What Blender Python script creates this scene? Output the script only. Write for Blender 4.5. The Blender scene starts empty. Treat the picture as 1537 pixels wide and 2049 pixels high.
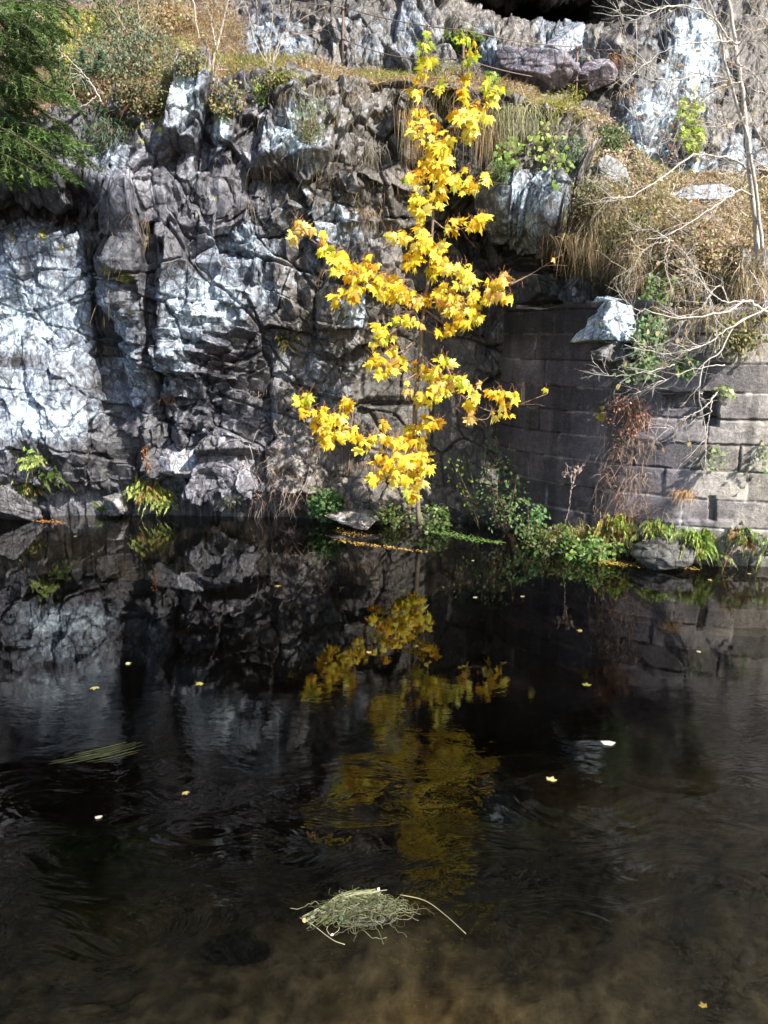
import bpy, math, random
import numpy as np
from mathutils import Vector, Matrix
from mathutils.bvhtree import BVHTree
R = math.radians
scene = bpy.context.scene
col = scene.collection
rng = np.random.default_rng(7)
random.seed(7)

# ------------------------------------------------------------------ camera
CAM = np.array([0.0, 0.0, 2.75]); PITCH = R(13.0); F = 1540.0
cd = bpy.data.cameras.new('camera'); cam = bpy.data.objects.new('camera', cd); col.objects.link(cam)
cam.location = CAM; cam.rotation_euler = (R(90) - PITCH, 0, 0)
cd.sensor_fit = 'VERTICAL'; cd.sensor_height = 36.0; cd.lens = F / 2049 * 36.0
cd.clip_start = 0.1; cd.clip_end = 500
scene.camera = cam
cP, sP = math.cos(PITCH), math.sin(PITCH)

def ray(px, py):
    dx = (px - 768.5) / F; dy = (py - 1024.5) / F
    return np.array([dx, cP - dy * sP, -sP - dy * cP])
def at(px, py, Y):
    d = ray(px, py); return CAM + d * (Y / d[1])
def on_water(px, py, z=0.0):
    d = ray(px, py); return CAM + d * ((z - CAM[2]) / d[2])
def proj(P):
    q = P - CAM
    D = q[..., 1] * cP - q[..., 2] * sP
    u = q[..., 1] * sP + q[..., 2] * cP
    return 768.5 + F * q[..., 0] / D, 1024.5 - F * u / D
def depth_of(P):
    q = np.asarray(P) - CAM
    return q[1] * cP - q[2] * sP

# ------------------------------------------------------------------ noise
def h2(i, j, s):
    n = (i.astype(np.int64) * 374761393 + j.astype(np.int64) * 668265263 + s * 974634777) & 0xffffffff
    n = ((n ^ (n >> 13)) * 1274126177) & 0xffffffff
    n = ((n ^ (n >> 16)) * 2246822519) & 0xffffffff
    n = n ^ (n >> 15)
    return (n & 0xffffff) / float(0x1000000)
def vn(x, y, s=0):
    i = np.floor(x); j = np.floor(y); fx = x - i; fy = y - j
    i = i.astype(np.int64); j = j.astype(np.int64)
    fx = fx * fx * (3 - 2 * fx); fy = fy * fy * (3 - 2 * fy)
    a = h2(i, j, s); b = h2(i + 1, j, s); c = h2(i, j + 1, s); d = h2(i + 1, j + 1, s)
    return (a * (1 - fx) + b * fx) * (1 - fy) + (c * (1 - fx) + d * fx) * fy
def fbm(x, y, s=0, o=4, g=0.5):
    t = 0; a = 1; n = 0
    for k in range(o):
        t = t + a * (vn(x * 2 ** k + 13.7 * k, y * 2 ** k + 7.1 * k, s + k) * 2 - 1); n += a; a *= g
    return t / n
def voro(u, v, s):
    iu = np.floor(u).astype(np.int64); iv = np.floor(v).astype(np.int64)
    F1 = np.full(u.shape, 9.0); F2 = np.full(u.shape, 9.0)
    cu = np.zeros(u.shape); cv = np.zeros(u.shape); ci = np.zeros(u.shape, np.int64); cj = np.zeros(u.shape, np.int64)
    for di in (-1, 0, 1):
        for dj in (-1, 0, 1):
            a = iu + di; b = iv + dj
            pu = a + 0.15 + 0.7 * h2(a, b, s); pv = b + 0.15 + 0.7 * h2(a, b, s + 1)
            d = np.maximum(np.abs(u - pu), np.abs(v - pv)) * 0.6 + 0.4 * np.hypot(u - pu, v - pv)
            m = d < F1
            F2 = np.where(m, F1, np.minimum(F2, d)); F1 = np.where(m, d, F1)
            cu = np.where(m, pu, cu); cv = np.where(m, pv, cv); ci = np.where(m, a, ci); cj = np.where(m, b, cj)
    return F2 - F1, u - cu, v - cv, h2(ci, cj, s + 2), h2(ci, cj, s + 3) * 2 - 1, h2(ci, cj, s + 4) * 2 - 1
def sstep(a, b, x):
    t = np.clip((x - a) / (b - a), 0, 1); return t * t * (3 - 2 * t)

# ------------------------------------------------------------------ object helpers
def tag(o, label=None, cat=None, group=None, kind=None):
    if label: o['label'] = label
    if cat: o['category'] = cat
    if group: o['group'] = group
    if kind: o['kind'] = kind
    return o
def empty(name, loc=(0, 0, 0)):
    o = bpy.data.objects.new(name, None); o.empty_display_size = 0.1
    o.location = tuple(float(v) for v in loc); col.objects.link(o); return o

class Geo:
    """collects vertices, polygons and a colour per vertex, becomes ONE mesh object"""
    def __init__(s): s.V = []; s.F = []; s.C = []; s.n = 0
    def add(s, V, Fs, C):
        V = np.asarray(V, float).reshape(-1, 3)
        C = np.broadcast_to(np.asarray(C, float), (len(V), 3))
        s.V.append(V); s.C.append(C)
        for f in (Fs if isinstance(Fs, list) else [Fs]):
            s.F.append(np.asarray(f, np.int64) + s.n)
        s.n += len(V)
    def build(s, name, mat, parent=None, origin=None, smooth=False):
        V = np.concatenate(s.V); C = np.concatenate(s.C)
        if origin is None: origin = np.zeros(3)
        V = V - np.asarray(origin)
        me = bpy.data.meshes.new(name)
        me.vertices.add(len(V)); me.vertices.foreach_set('co', V.astype(np.float32).ravel())
        nl = sum(f.size for f in s.F); nf = sum(len(f) for f in s.F)
        li = np.concatenate([f.ravel() for f in s.F]).astype(np.int32)
        tot = np.concatenate([np.full(len(f), f.shape[1]) for f in s.F])
        st = np.concatenate([[0], np.cumsum(tot)[:-1]]).astype(np.int32)
        me.loops.add(nl); me.loops.foreach_set('vertex_index', li)
        me.polygons.add(nf); me.polygons.foreach_set('loop_start', st)
        if smooth: me.polygons.foreach_set('use_smooth', np.ones(nf, bool))
        me.update(calc_edges=True)
        a = me.attributes.new('col', 'FLOAT_COLOR', 'POINT')
        cc = np.ones((len(V), 4), np.float32); cc[:, :3] = C
        a.data.foreach_set('color', cc.ravel())
        me.materials.append(mat)
        o = bpy.data.objects.new(name, me); col.objects.link(o)
        if parent is not None: o.parent = parent
        elif np.any(origin): o.location = tuple(float(v) for v in origin)
        return o

def jit(c, n, amt=0.15, hue=0.06):
    c = np.asarray(c, float)
    k = 1 + rng.uniform(-amt, amt, (n, 1)); h = 1 + rng.uniform(-hue, hue, (n, 3))
    return np.clip(c * k * h, 0, 1)
def rot_from(nrm, up, roll=None):
    """rows n: columns of the matrix = (side, along, normal)"""
    nrm = nrm / (np.linalg.norm(nrm, axis=1, keepdims=True) + 1e-9)
    a = up - nrm * np.sum(up * nrm, axis=1, keepdims=True)
    a = a / (np.linalg.norm(a, axis=1, keepdims=True) + 1e-9)
    if roll is not None:
        b = np.cross(a, nrm); a = a * np.cos(roll)[:, None] + b * np.sin(roll)[:, None]
    b = np.cross(a, nrm)
    return np.stack([b, a, nrm], axis=2)
def instances(geo, tv, tf, pos, rot, scale, cols):
    """copies of one leaf template into a Geo"""
    n = len(pos); tv = np.asarray(tv, float)
    V = np.einsum('nij,kj->nki', rot, tv) * np.asarray(scale).reshape(n, 1, -1) + pos[:, None, :]
    k = len(tv)
    Fs = [(np.asarray(f)[None] + (np.arange(n) * k)[:, None, None]).reshape(-1, np.asarray(f).shape[1]) for f in tf]
    C = np.repeat(cols, k, axis=0)
    geo.add(V.reshape(-1, 3), Fs, C)
def tube(geo, pts, radii, c, sides=5):
    P = np.asarray(pts, float); n = len(P)
    radii = np.broadcast_to(np.asarray(radii, float), (n,))
    T = np.gradient(P, axis=0); T /= np.linalg.norm(T, axis=1, keepdims=True) + 1e-9
    ref = np.array([0.31, 0.93, 0.17]) if abs(T[0, 2]) > 0.7 else np.array([0.05, 0.1, 1.0])
    A = np.cross(T, ref); A /= np.linalg.norm(A, axis=1, keepdims=True) + 1e-9
    B = np.cross(T, A)
    ang = np.arange(sides) * 2 * math.pi / sides
    V = P[:, None] + radii[:, None, None] * (np.cos(ang)[None, :, None] * A[:, None] + np.sin(ang)[None, :, None] * B[:, None])
    i = np.arange(n - 1)[:, None] * sides; j = np.arange(sides)[None]; k = (j + 1) % sides
    q = np.stack([i + j, i + k, i + sides + k, i + sides + j], axis=2).reshape(-1, 4)
    geo.add(V.reshape(-1, 3), [q, np.arange(sides)[None][:, ::-1], (np.arange(sides) + (n - 1) * sides)[None]], c)
def spline(pts, n=12):
    """Catmull-Rom through points"""
    P = np.asarray(pts, float)
    if len(P) == 2: return P[0] + (P[1] - P[0]) * np.linspace(0, 1, n)[:, None]
    Q = np.vstack([2 * P[0] - P[1], P, 2 * P[-1] - P[-2]]); out = []
    m = len(P) - 1; per = max(2, n // m)
    for i in range(m):
        p0, p1, p2, p3 = Q[i:i + 4]
        t = np.linspace(0, 1, per, endpoint=(i == m - 1))[:, None]
        out.append(0.5 * (2 * p1 + (p2 - p0) * t + (2 * p0 - 5 * p1 + 4 * p2 - p3) * t ** 2 + (3 * p1 - p0 - 3 * p2 + p3) * t ** 3))
    return np.vstack(out)

# ------------------------------------------------------------------ materials
def new_mat(name):
    m = bpy.data.materials.new(name); m.use_nodes = True
    nt = m.node_tree; nt.nodes.clear()
    return m, nt, nt.nodes, nt.links
def N(nodes, t, **k):
    n = nodes.new(t)
    for a, b in k.items(): setattr(n, a, b)
    return n
def mix_rgb(ns, lk, fac, a, b, mode='MIX'):
    m = N(ns, 'ShaderNodeMix', data_type='RGBA', blend_type=mode)
    for s, v in ((0, fac), (6, a), (7, b)):
        if isinstance(v, (int, float)): m.inputs[s].default_value = v
        elif isinstance(v, tuple): m.inputs[s].default_value = (*v, 1)
        else: lk.new(v, m.inputs[s])
    return m.outputs[2]
def noise(ns, lk, vec, scale, detail=6, rough=0.6, dist=0.0):
    n = N(ns, 'ShaderNodeTexNoise'); n.inputs['Scale'].default_value = scale
    n.inputs['Detail'].default_value = detail; n.inputs['Roughness'].default_value = rough
    n.inputs['Distortion'].default_value = dist
    lk.new(vec, n.inputs['Vector']); return n.outputs['Fac']
def mrange(ns, lk, v, a, b, c=0.0, d=1.0):
    n = N(ns, 'ShaderNodeMapRange'); lk.new(v, n.inputs[0])
    for i, x in zip((1, 2, 3, 4), (a, b, c, d)): n.inputs[i].default_value = x
    return n.outputs[0]
def math_(ns, lk, op, a, b):
    n = N(ns, 'ShaderNodeMath', operation=op)
    for i, v in enumerate((a, b)):
        if isinstance(v, (int, float)): n.inputs[i].default_value = v
        else: lk.new(v, n.inputs[i])
    return n.outputs[0]

def voronoi(ns, lk, vec, scale, feature, out, rnd=1.0):
    n = N(ns, 'ShaderNodeTexVoronoi', feature=feature); n.inputs['Scale'].default_value = scale; n.inputs['Randomness'].default_value = rnd
    lk.new(vec, n.inputs['Vector']); return n.outputs[out]
def rock_material(name, pale=(0.37, 0.44, 0.50), bump=0.42, rough=0.5):
    m, nt, ns, lk = new_mat(name)
    out = N(ns, 'ShaderNodeOutputMaterial'); bs = N(ns, 'ShaderNodeBsdfPrincipled')
    tc = N(ns, 'ShaderNodeTexCoord'); ob = tc.outputs['Object']
    wn_ = N(ns, 'ShaderNodeTexNoise'); wn_.inputs['Scale'].default_value = 4.0; wn_.inputs['Detail'].default_value = 4; lk.new(ob, wn_.inputs['Vector'])
    va = N(ns, 'ShaderNodeVectorMath', operation='MULTIPLY_ADD'); lk.new(wn_.outputs['Color'], va.inputs[0]); va.inputs[1].default_value = (0.16, 0.16, 0.16); lk.new(ob, va.inputs[2])
    def mapping(rot, sc):
        mp = N(ns, 'ShaderNodeMapping'); lk.new(va.outputs[0], mp.inputs['Vector']); mp.inputs['Rotation'].default_value = rot; mp.inputs['Scale'].default_value = sc; return mp.outputs[0]
    fol = mapping((0, R(20), 0), (1.0, 0.7, 0.62)); fl2 = mapping((0, R(-48), 0.2), (1.0, 0.8, 0.45))
    c = N(ns, 'ShaderNodeAttribute', attribute_name='col').outputs['Color']
    li = N(ns, 'ShaderNodeAttribute', attribute_name='lich_sheen').outputs['Fac']
    n1 = noise(ns, lk, ob, 2.6, 9, 0.68); n2 = noise(ns, lk, ob, 14.0, 8, 0.75); n3 = noise(ns, lk, fol, 22.0, 6, 0.7); n4 = noise(ns, lk, ob, 48.0, 5, 0.7)
    cell = voronoi(ns, lk, fol, 9.0, 'F1', 'Color'); cellv = N(ns, 'ShaderNodeSeparateColor'); lk.new(cell, cellv.inputs[0]); cv = cellv.outputs[0]
    cell2 = voronoi(ns, lk, fl2, 24.0, 'F1', 'Color'); cs2 = N(ns, 'ShaderNodeSeparateColor'); lk.new(cell2, cs2.inputs[0]); cv2 = cs2.outputs[0]
    ed1 = mrange(ns, lk, voronoi(ns, lk, fol, 4.2, 'DISTANCE_TO_EDGE', 'Distance'), 0.0, 0.05)
    ed2 = mrange(ns, lk, voronoi(ns, lk, fl2, 11.0, 'DISTANCE_TO_EDGE', 'Distance'), 0.0, 0.07)
    base = mix_rgb(ns, lk, 1.0, c, mix_rgb(ns, lk, mrange(ns, lk, n3, 0.33, 0.68), (0.30, 0.29, 0.31), (2.0, 1.95, 1.95)), 'MULTIPLY')
    base = mix_rgb(ns, lk, 1.0, base, mix_rgb(ns, lk, cv, (0.55, 0.55, 0.6), (1.6, 1.55, 1.5)), 'MULTIPLY')
    base = mix_rgb(ns, lk, 1.0, base, mix_rgb(ns, lk, mrange(ns, lk, n2, 0.35, 0.65), (0.45, 0.45, 0.47), (1.7, 1.7, 1.7)), 'MULTIPLY')
    base = mix_rgb(ns, lk, mrange(ns, lk, n1, 0.55, 0.78, 0, 0.5), base, (0.11, 0.085, 0.06))
    s = math_(ns, lk, 'ADD', math_(ns, lk, 'MULTIPLY', n1, 0.35), math_(ns, lk, 'MULTIPLY', n2, 0.40))
    s = math_(ns, lk, 'ADD', s, math_(ns, lk, 'MULTIPLY', n4, 0.25))
    s = math_(ns, lk, 'ADD', s, math_(ns, lk, 'MULTIPLY', math_(ns, lk, 'SUBTRACT', cv2, 0.5), 0.10))
    s = math_(ns, lk, 'ADD', s, math_(ns, lk, 'MULTIPLY', math_(ns, lk, 'SUBTRACT', cv, 0.5), 0.08))
    s = math_(ns, lk, 'ADD', s, math_(ns, lk, 'MULTIPLY', li, 0.40))
    mask = mrange(ns, lk, s, 0.64, 0.80)
    lc = mix_rgb(ns, lk, mrange(ns, lk, n2, 0.33, 0.68), tuple(v * 0.45 for v in pale), tuple(min(1, v * 1.35) for v in pale))
    lc = mix_rgb(ns, lk, 1.0, lc, mix_rgb(ns, lk, mrange(ns, lk, s, 0.75, 1.0), (0.7, 0.74, 0.84), (2.7, 2.65, 2.5)), 'MULTIPLY')  # palest patches lifted to white as painted highlights
    lc = mix_rgb(ns, lk, mrange(ns, lk, n4, 0.54, 0.66, 0, 0.75), lc, (0.06, 0.06, 0.07))
    fin = mix_rgb(ns, lk, mask, base, lc)
    crack = math_(ns, lk, 'MULTIPLY', mrange(ns, lk, ed1, 0, 1, 0.25, 1.0), mrange(ns, lk, ed2, 0, 1, 0.7, 1.0))
    fin = mix_rgb(ns, lk, crack, (0.012, 0.011, 0.012), fin)
    lk.new(fin, bs.inputs['Base Color'])
    lk.new(mrange(ns, lk, n2, 0.3, 0.7, rough - 0.15, rough + 0.25), bs.inputs['Roughness'])
    bs.inputs['Specular IOR Level'].default_value = 0.7
    h = math_(ns, lk, 'ADD', math_(ns, lk, 'MULTIPLY', n3, 0.35), math_(ns, lk, 'MULTIPLY', n2, 0.5))
    h = math_(ns, lk, 'ADD', h, math_(ns, lk, 'MULTIPLY', n4, 0.3))
    h = math_(ns, lk, 'ADD', h, math_(ns, lk, 'MULTIPLY', cv, 0.45)); h = math_(ns, lk, 'ADD', h, math_(ns, lk, 'MULTIPLY', cv2, 0.22))
    h = math_(ns, lk, 'ADD', h, math_(ns, lk, 'MULTIPLY', crack, 0.4))
    bp = N(ns, 'ShaderNodeBump'); bp.inputs['Strength'].default_value = bump; bp.inputs['Distance'].default_value = 0.05
    lk.new(h, bp.inputs['Height']); lk.new(bp.outputs[0], bs.inputs['Normal'])
    lk.new(bs.outputs[0], out.inputs[0]); return m
def masonry_material(name):
    m, nt, ns, lk = new_mat(name)
    out = N(ns, 'ShaderNodeOutputMaterial'); bs = N(ns, 'ShaderNodeBsdfPrincipled')
    c = N(ns, 'ShaderNodeAttribute', attribute_name='col').outputs['Color']
    tc = N(ns, 'ShaderNodeTexCoord'); ob = tc.outputs['Object']; mp = N(ns, 'ShaderNodeMapping'); lk.new(ob, mp.inputs['Vector']); mp.inputs['Scale'].default_value = (1, 1, 0.25)
    n1 = noise(ns, lk, ob, 3.0, 7, 0.7); n2 = noise(ns, lk, ob, 26.0, 8, 0.75); n3 = noise(ns, lk, mp.outputs[0], 5.0, 6, 0.7); n4 = noise(ns, lk, ob, 90, 3, 0.6)
    cc = mix_rgb(ns, lk, 1.0, c, mix_rgb(ns, lk, mrange(ns, lk, n1, 0.35, 0.68), (0.55, 0.54, 0.56), (1.35, 1.33, 1.28)), 'MULTIPLY')
    cc = mix_rgb(ns, lk, 1.0, cc, mix_rgb(ns, lk, mrange(ns, lk, n2, 0.34, 0.66), (0.6, 0.6, 0.6), (1.35, 1.35, 1.35)), 'MULTIPLY')
    cc = mix_rgb(ns, lk, mrange(ns, lk, n3, 0.56, 0.70, 0, 0.65), cc, (0.055, 0.05, 0.045))
    cc = mix_rgb(ns, lk, mrange(ns, lk, n1, 0.60, 0.72, 0, 0.5), cc, (0.17, 0.15, 0.08))
    cc = mix_rgb(ns, lk, mrange(ns, lk, n4, 0.66, 0.72, 0, 0.7), cc, (0.5, 0.49, 0.46))
    lk.new(cc, bs.inputs['Base Color']); bs.inputs['Roughness'].default_value = 0.8
    h = math_(ns, lk, 'ADD', n2, math_(ns, lk, 'MULTIPLY', n4, 0.4)); bp = N(ns, 'ShaderNodeBump'); bp.inputs['Strength'].default_value = 0.7; bp.inputs['Distance'].default_value = 0.025
    lk.new(h, bp.inputs['Height']); lk.new(bp.outputs[0], bs.inputs['Normal']); lk.new(bs.outputs[0], out.inputs[0]); return m

def leaf_material(name, trans=0.45, rough=0.45, spec=0.4):
    m, nt, ns, lk = new_mat(name)
    out = N(ns, 'ShaderNodeOutputMaterial'); bs = N(ns, 'ShaderNodeBsdfPrincipled'); tr = N(ns, 'ShaderNodeBsdfTranslucent')
    c = N(ns, 'ShaderNodeAttribute', attribute_name='col').outputs['Color']
    tc = N(ns, 'ShaderNodeTexCoord'); n = noise(ns, lk, tc.outputs['Object'], 35, 3, 0.6)
    cc = mix_rgb(ns, lk, 1.0, c, mix_rgb(ns, lk, n, (0.75, 0.7, 0.6), (1.25, 1.25, 1.2)), 'MULTIPLY')
    lk.new(cc, bs.inputs['Base Color']); lk.new(cc, tr.inputs['Color'])
    bs.inputs['Roughness'].default_value = rough; bs.inputs['Specular IOR Level'].default_value = spec
    mx = N(ns, 'ShaderNodeMixShader'); mx.inputs[0].default_value = trans
    lk.new(bs.outputs[0], mx.inputs[1]); lk.new(tr.outputs[0], mx.inputs[2]); lk.new(mx.outputs[0], out.inputs[0]); return m
def plain_material(name, rough=0.8, bump=0.3, scale=30, metal=0.0):
    m, nt, ns, lk = new_mat(name)
    out = N(ns, 'ShaderNodeOutputMaterial'); bs = N(ns, 'ShaderNodeBsdfPrincipled')
    c = N(ns, 'ShaderNodeAttribute', attribute_name='col').outputs['Color']
    tc = N(ns, 'ShaderNodeTexCoord'); n = noise(ns, lk, tc.outputs['Object'], scale, 6, 0.65)
    cc = mix_rgb(ns, lk, 1.0, c, mix_rgb(ns, lk, mrange(ns, lk, n, 0.3, 0.7), (0.55, 0.53, 0.5), (1.35, 1.35, 1.35)), 'MULTIPLY')
    lk.new(cc, bs.inputs['Base Color']); bs.inputs['Roughness'].default_value = rough; bs.inputs['Metallic'].default_value = metal
    bp = N(ns, 'ShaderNodeBump'); bp.inputs['Strength'].default_value = bump; bp.inputs['Distance'].default_value = 0.02
    lk.new(n, bp.inputs['Height']); lk.new(bp.outputs[0], bs.inputs['Normal'])
    lk.new(bs.outputs[0], out.inputs[0]); return m

M_ROCK = rock_material('fractured_schist'); M_STONE = masonry_material('masonry_stone')
M_LEAF = leaf_material('leaf'); M_MAPLE = leaf_material('maple_leaf', 0.5, 0.5, 0.3)
M_NEEDLE = leaf_material('needles', 0.2, 0.6, 0.3); M_BARK = plain_material('bark', 0.8, 0.6, 45)
M_GRASS = leaf_material('grass_blade', 0.35, 0.6, 0.3); M_IRON = plain_material('rusty_iron', 0.6, 0.4, 60, 0.4)

# ------------------------------------------------------------------ light
SUN_AZ, SUN_EL = R(46), R(40)      # azimuth measured from straight behind the camera towards its right
sd = np.array([math.sin(SUN_AZ) * math.cos(SUN_EL), -math.cos(SUN_AZ) * math.cos(SUN_EL), math.sin(SUN_EL)])
w = bpy.data.worlds.new('World'); scene.world = w; w.use_nodes = True
wn = w.node_tree; wn.nodes.clear()
wo = wn.nodes.new('ShaderNodeOutputWorld'); bg = wn.nodes.new('ShaderNodeBackground'); sk = wn.nodes.new('ShaderNodeTexSky')
sk.sky_type = 'NISHITA'; sk.sun_disc = False; sk.sun_elevation = SUN_EL; sk.sun_rotation = math.atan2(sd[0], sd[1])
bg.inputs[1].default_value = 0.09
wn.links.new(sk.outputs[0], bg.inputs[0]); wn.links.new(bg.outputs[0], wo.inputs[0])
sl = bpy.data.lights.new('sun', 'SUN'); sl.energy = 4.6; sl.angle = R(0.55); sl.color = (1.0, 0.94, 0.84)
so = bpy.data.objects.new('sun', sl); col.objects.link(so)
so.rotation_euler = Vector(-sd).to_track_quat('-Z', 'Y').to_euler(); so.location = (8, -8, 14)
scene.view_settings.view_transform = 'Standard'; scene.view_settings.look = 'None'
scene.view_settings.exposure = 1.3; scene.view_settings.gamma = 1.0
scene.cycles.max_bounces = 4; scene.cycles.transparent_max_bounces = 6
scene.cycles.use_adaptive_sampling = True; scene.cycles.adaptive_threshold = 0.03
scene.cycles.caustics_reflective = False; scene.cycles.caustics_refractive = False
scene.cycles.sample_clamp_indirect = 4.0
# ------------------------------------------------------------------ cliff: a profile of (photo row, distance) per station, swept sideways
def zrow(py, Y): return at(768.5, py, Y)[2]
ST = {
 -900: [None,(1040,11.6),(985,11.3),(880,11.3),(700,11.5),(480,11.7),(430,12.4),(350,11.3),(240,11.6),(130,13.2),(20,15.2),(-60,16),(-160,16.5),(-600,17.5)],
 0:   [None,(1040,11.55),(985,11.15),(880,11.05),(700,11.25),(480,11.55),(425,12.5),(355,11.15),(240,11.4),(130,13.0),(20,15.0),(-60,16),(-160,16.5),(-600,17.5)],
 130: [None,(1040,11.55),(975,11.15),(880,11.0),(700,11.2),(490,11.5),(430,12.5),(355,11.1),(240,11.3),(130,13.0),(20,15.0),(-60,16),(-160,16.5),(-600,17.5)],
 235: [None,(1038,11.6),(975,11.3),(880,11.3),(700,11.5),(480,11.7),(430,12.4),(345,11.3),(215,11.5),(130,13.0),(20,14.8),(-60,15.5),(-160,16),(-600,17)],
 310: [None,(1036,11.6),(975,11.2),(880,11.15),(700,11.15),(520,11.2),(440,11.5),(390,11.1),(190,11.4),(100,13.0),(20,14.5),(-60,15.2),(-160,15.6),(-600,16.5)],
 430: [None,(1036,11.5),(985,11.15),(900,11.1),(700,11.15),(520,11.35),(440,11.6),(370,11.25),(165,11.4),(95,13.3),(20,14.5),(-60,15),(-160,15.4),(-600,16)],
 540: [None,(1040,11.5),(990,11.1),(900,11.3),(720,11.5),(540,11.5),(460,11.6),(380,11.45),(155,11.6),(110,13.4),(20,13.9),(-60,14.5),(-160,15),(-600,16)],
 650: [None,(1042,11.4),(990,11.1),(900,11.5),(720,11.75),(600,11.45),(440,11.5),(345,11.25),(150,11.7),(120,13.3),(20,13.6),(-60,13.9),(-160,14.5),(-600,15.5)],
 760: [None,(1056,11.1),(1010,11.2),(900,11.7),(720,11.9),(600,11.75),(440,11.8),(345,11.5),(160,11.9),(132,13.3),(20,13.6),(-60,13.9),(-160,14.5),(-600,15.5)],
 880: [None,(1072,10.75),(1030,11.1),(920,11.8),(720,12.0),(600,12.2),(430,12.6),(290,11.9),(170,11.25),(140,13.2),(40,13.7),(-60,14.1),(-160,14.6),(-600,15.5)],
 1000:[None,(1082,10.6),(1030,11.0),(920,11.8),(720,12.0),(600,12.2),(470,12.6),(410,11.2),(190,11.4),(160,13.2),(60,13.9),(30,17.2),(-12,14.4),(-600,16)],
 1100:[None,(1090,10.6),(1010,11.0),(880,11.3),(720,11.5),(590,11.7),(480,12.2),(425,10.9),(225,11.4),(200,13.0),(68,14.0),(32,17.6),(-14,14.3),(-600,16)],
 1200:[None,(1100,10.4),(1010,10.7),(850,10.7),(690,10.7),(600,10.6),(550,10.4),(470,10.4),(262,11.8),(225,13.0),(64,14.0),(32,17.4),(-14,14.3),(-600,16)],
 1300:[None,(1110,9.9),(1010,10.2),(850,10.2),(690,10.2),(610,10.1),(570,9.9),(520,9.8),(400,11.2),(320,12.4),(110,13.2),(20,14.6),(-60,14.8),(-600,15.5)],
 1430:[None,(1120,9.6),(1010,9.8),(850,9.8),(700,9.8),(650,9.7),(610,9.6),(560,9.8),(420,11.3),(340,12.4),(150,13.0),(0,13.8),(-60,14.2),(-600,15.5)],
 1600:[None,(1130,9.4),(1010,9.6),(850,9.6),(700,9.6),(660,9.5),(620,9.5),(570,9.8),(430,11.3),(340,12.4),(150,13.0),(0,13.8),(-60,14.2),(-600,15.5)],
 2500:[None,(1130,9.4),(1010,9.6),(850,9.6),(700,9.6),(660,9.5),(620,9.5),(570,9.8),(430,11.3),(340,12.4),(150,13.0),(0,13.8),(-60,14.2),(-600,15.5)],
}
keys = sorted(ST); prof = []
for k in keys:
    row = []
    for i, q in enumerate(ST[k]):
        if i == 0: row.append((ST[k][1][1] - 0.05, -1.6))
        else: row.append((q[1], zrow(*q)))
    row.append((22.0, 34.0))
    prof.append(row)
prof = np.array(prof)                      # station, row, (Y, z)
XS = (np.array(keys) - 768.5) * 11.5 / F   # world x of the stations
NR = prof.shape[1]
xs = np.concatenate([np.linspace(-11.5, -6.1, 90, endpoint=False), np.linspace(-6.1, 6.4, 860, endpoint=False), np.linspace(6.4, 11.5, 80)])
seg = [14, 20, 60, 100, 110, 60, 60, 110, 80, 90, 40, 50, 70, 50]
ts = np.concatenate([np.linspace(i, i + 1, n, endpoint=False) for i, n in enumerate(seg)] + [[NR - 1.0]])
def interp_x(x):
    out = np.empty((len(x), NR, 2))
    t = np.clip(np.searchsorted(XS, x) - 1, 0, len(XS) - 2)
    f = (x - XS[t]) / (XS[t + 1] - XS[t]); f = np.clip(f, 0, 1); f = f * 0.5 + 0.5 * f * f * (3 - 2 * f)
    return prof[t] * (1 - f)[:, None, None] + prof[t + 1] * f[:, None, None]
PR = interp_x(xs)                          # col,row,2
ti = np.minimum(ts.astype(int), NR - 2); tf = ts - ti
tfs = tf
Ymap = PR[:, ti, 0] * (1 - tfs) + PR[:, ti + 1, 0] * tfs
Zmap = PR[:, ti, 1] * (1 - tfs) + PR[:, ti + 1, 1] * tfs
# slight smoothing of the profile corners
for _ in range(6):
    Ymap[:, 1:-1] = 0.25 * Ymap[:, :-2] + 0.5 * Ymap[:, 1:-1] + 0.25 * Ymap[:, 2:]
    Zmap[:, 1:-1] = 0.25 * Zmap[:, :-2] + 0.5 * Zmap[:, 1:-1] + 0.25 * Zmap[:, 2:]
X = np.repeat(xs[:, None], len(ts), 1)
P0 = np.stack([X, Ymap, Zmap], 2)
dT = np.gradient(P0, axis=1); dS = np.gradient(P0, axis=0)
Nn = np.cross(dS, dT); Nn /= np.linalg.norm(Nn, axis=2, keepdims=True)   # pointing to the viewer / up
if Nn[400, 150, 1] > 0: Nn = -Nn
arc = np.cumsum(np.linalg.norm(np.diff(P0, axis=1, prepend=P0[:, :1]), axis=2), axis=1)
arc = arc - arc[:, [14]]
PX, PY = proj(P0)
def blobs(lst, base=0.0):
    v = np.full(PX.shape, base)
    for cx, cy, rx, ry, val in lst:
        g = np.exp(-(((PX - cx) / rx) ** 2 + ((PY - cy) / ry) ** 2) ** 1.5)
        v = v * (1 - g) + val * g
    return v
a = X + 0.13 * fbm(X * 0.6, arc * 0.6, 11, 3, .35); b = arc + 0.15 * fbm(X * 0.6, arc * 0.6, 21, 3, .35)
ph = R(-13); u = a * math.cos(ph) + b * math.sin(ph); v = -a * math.sin(ph) + b * math.cos(ph)
rough_l = blobs([(110, 640, 180, 190, 0.36), (60, 830, 130, 80, 0.36), (880, 800, 190, 230, 0.16), (620, 780, 120, 180, 0.6), (420, 600, 120, 70, 0.4),
                 (400, 720, 110, 90, 1.25), (620, 260, 170, 120, 0.95), (430, 330, 150, 100, 0.62), (200, 300, 120, 90, 0.6), (780, 60, 200, 100, 0.9), (1060, 520, 130, 120, 0.45)], 0.95)
TT = np.broadcast_to(ts[None, :], X.shape); lftw = 1 - sstep(430, 520, PX); rgt = sstep(1150, 1250, PX)
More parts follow.
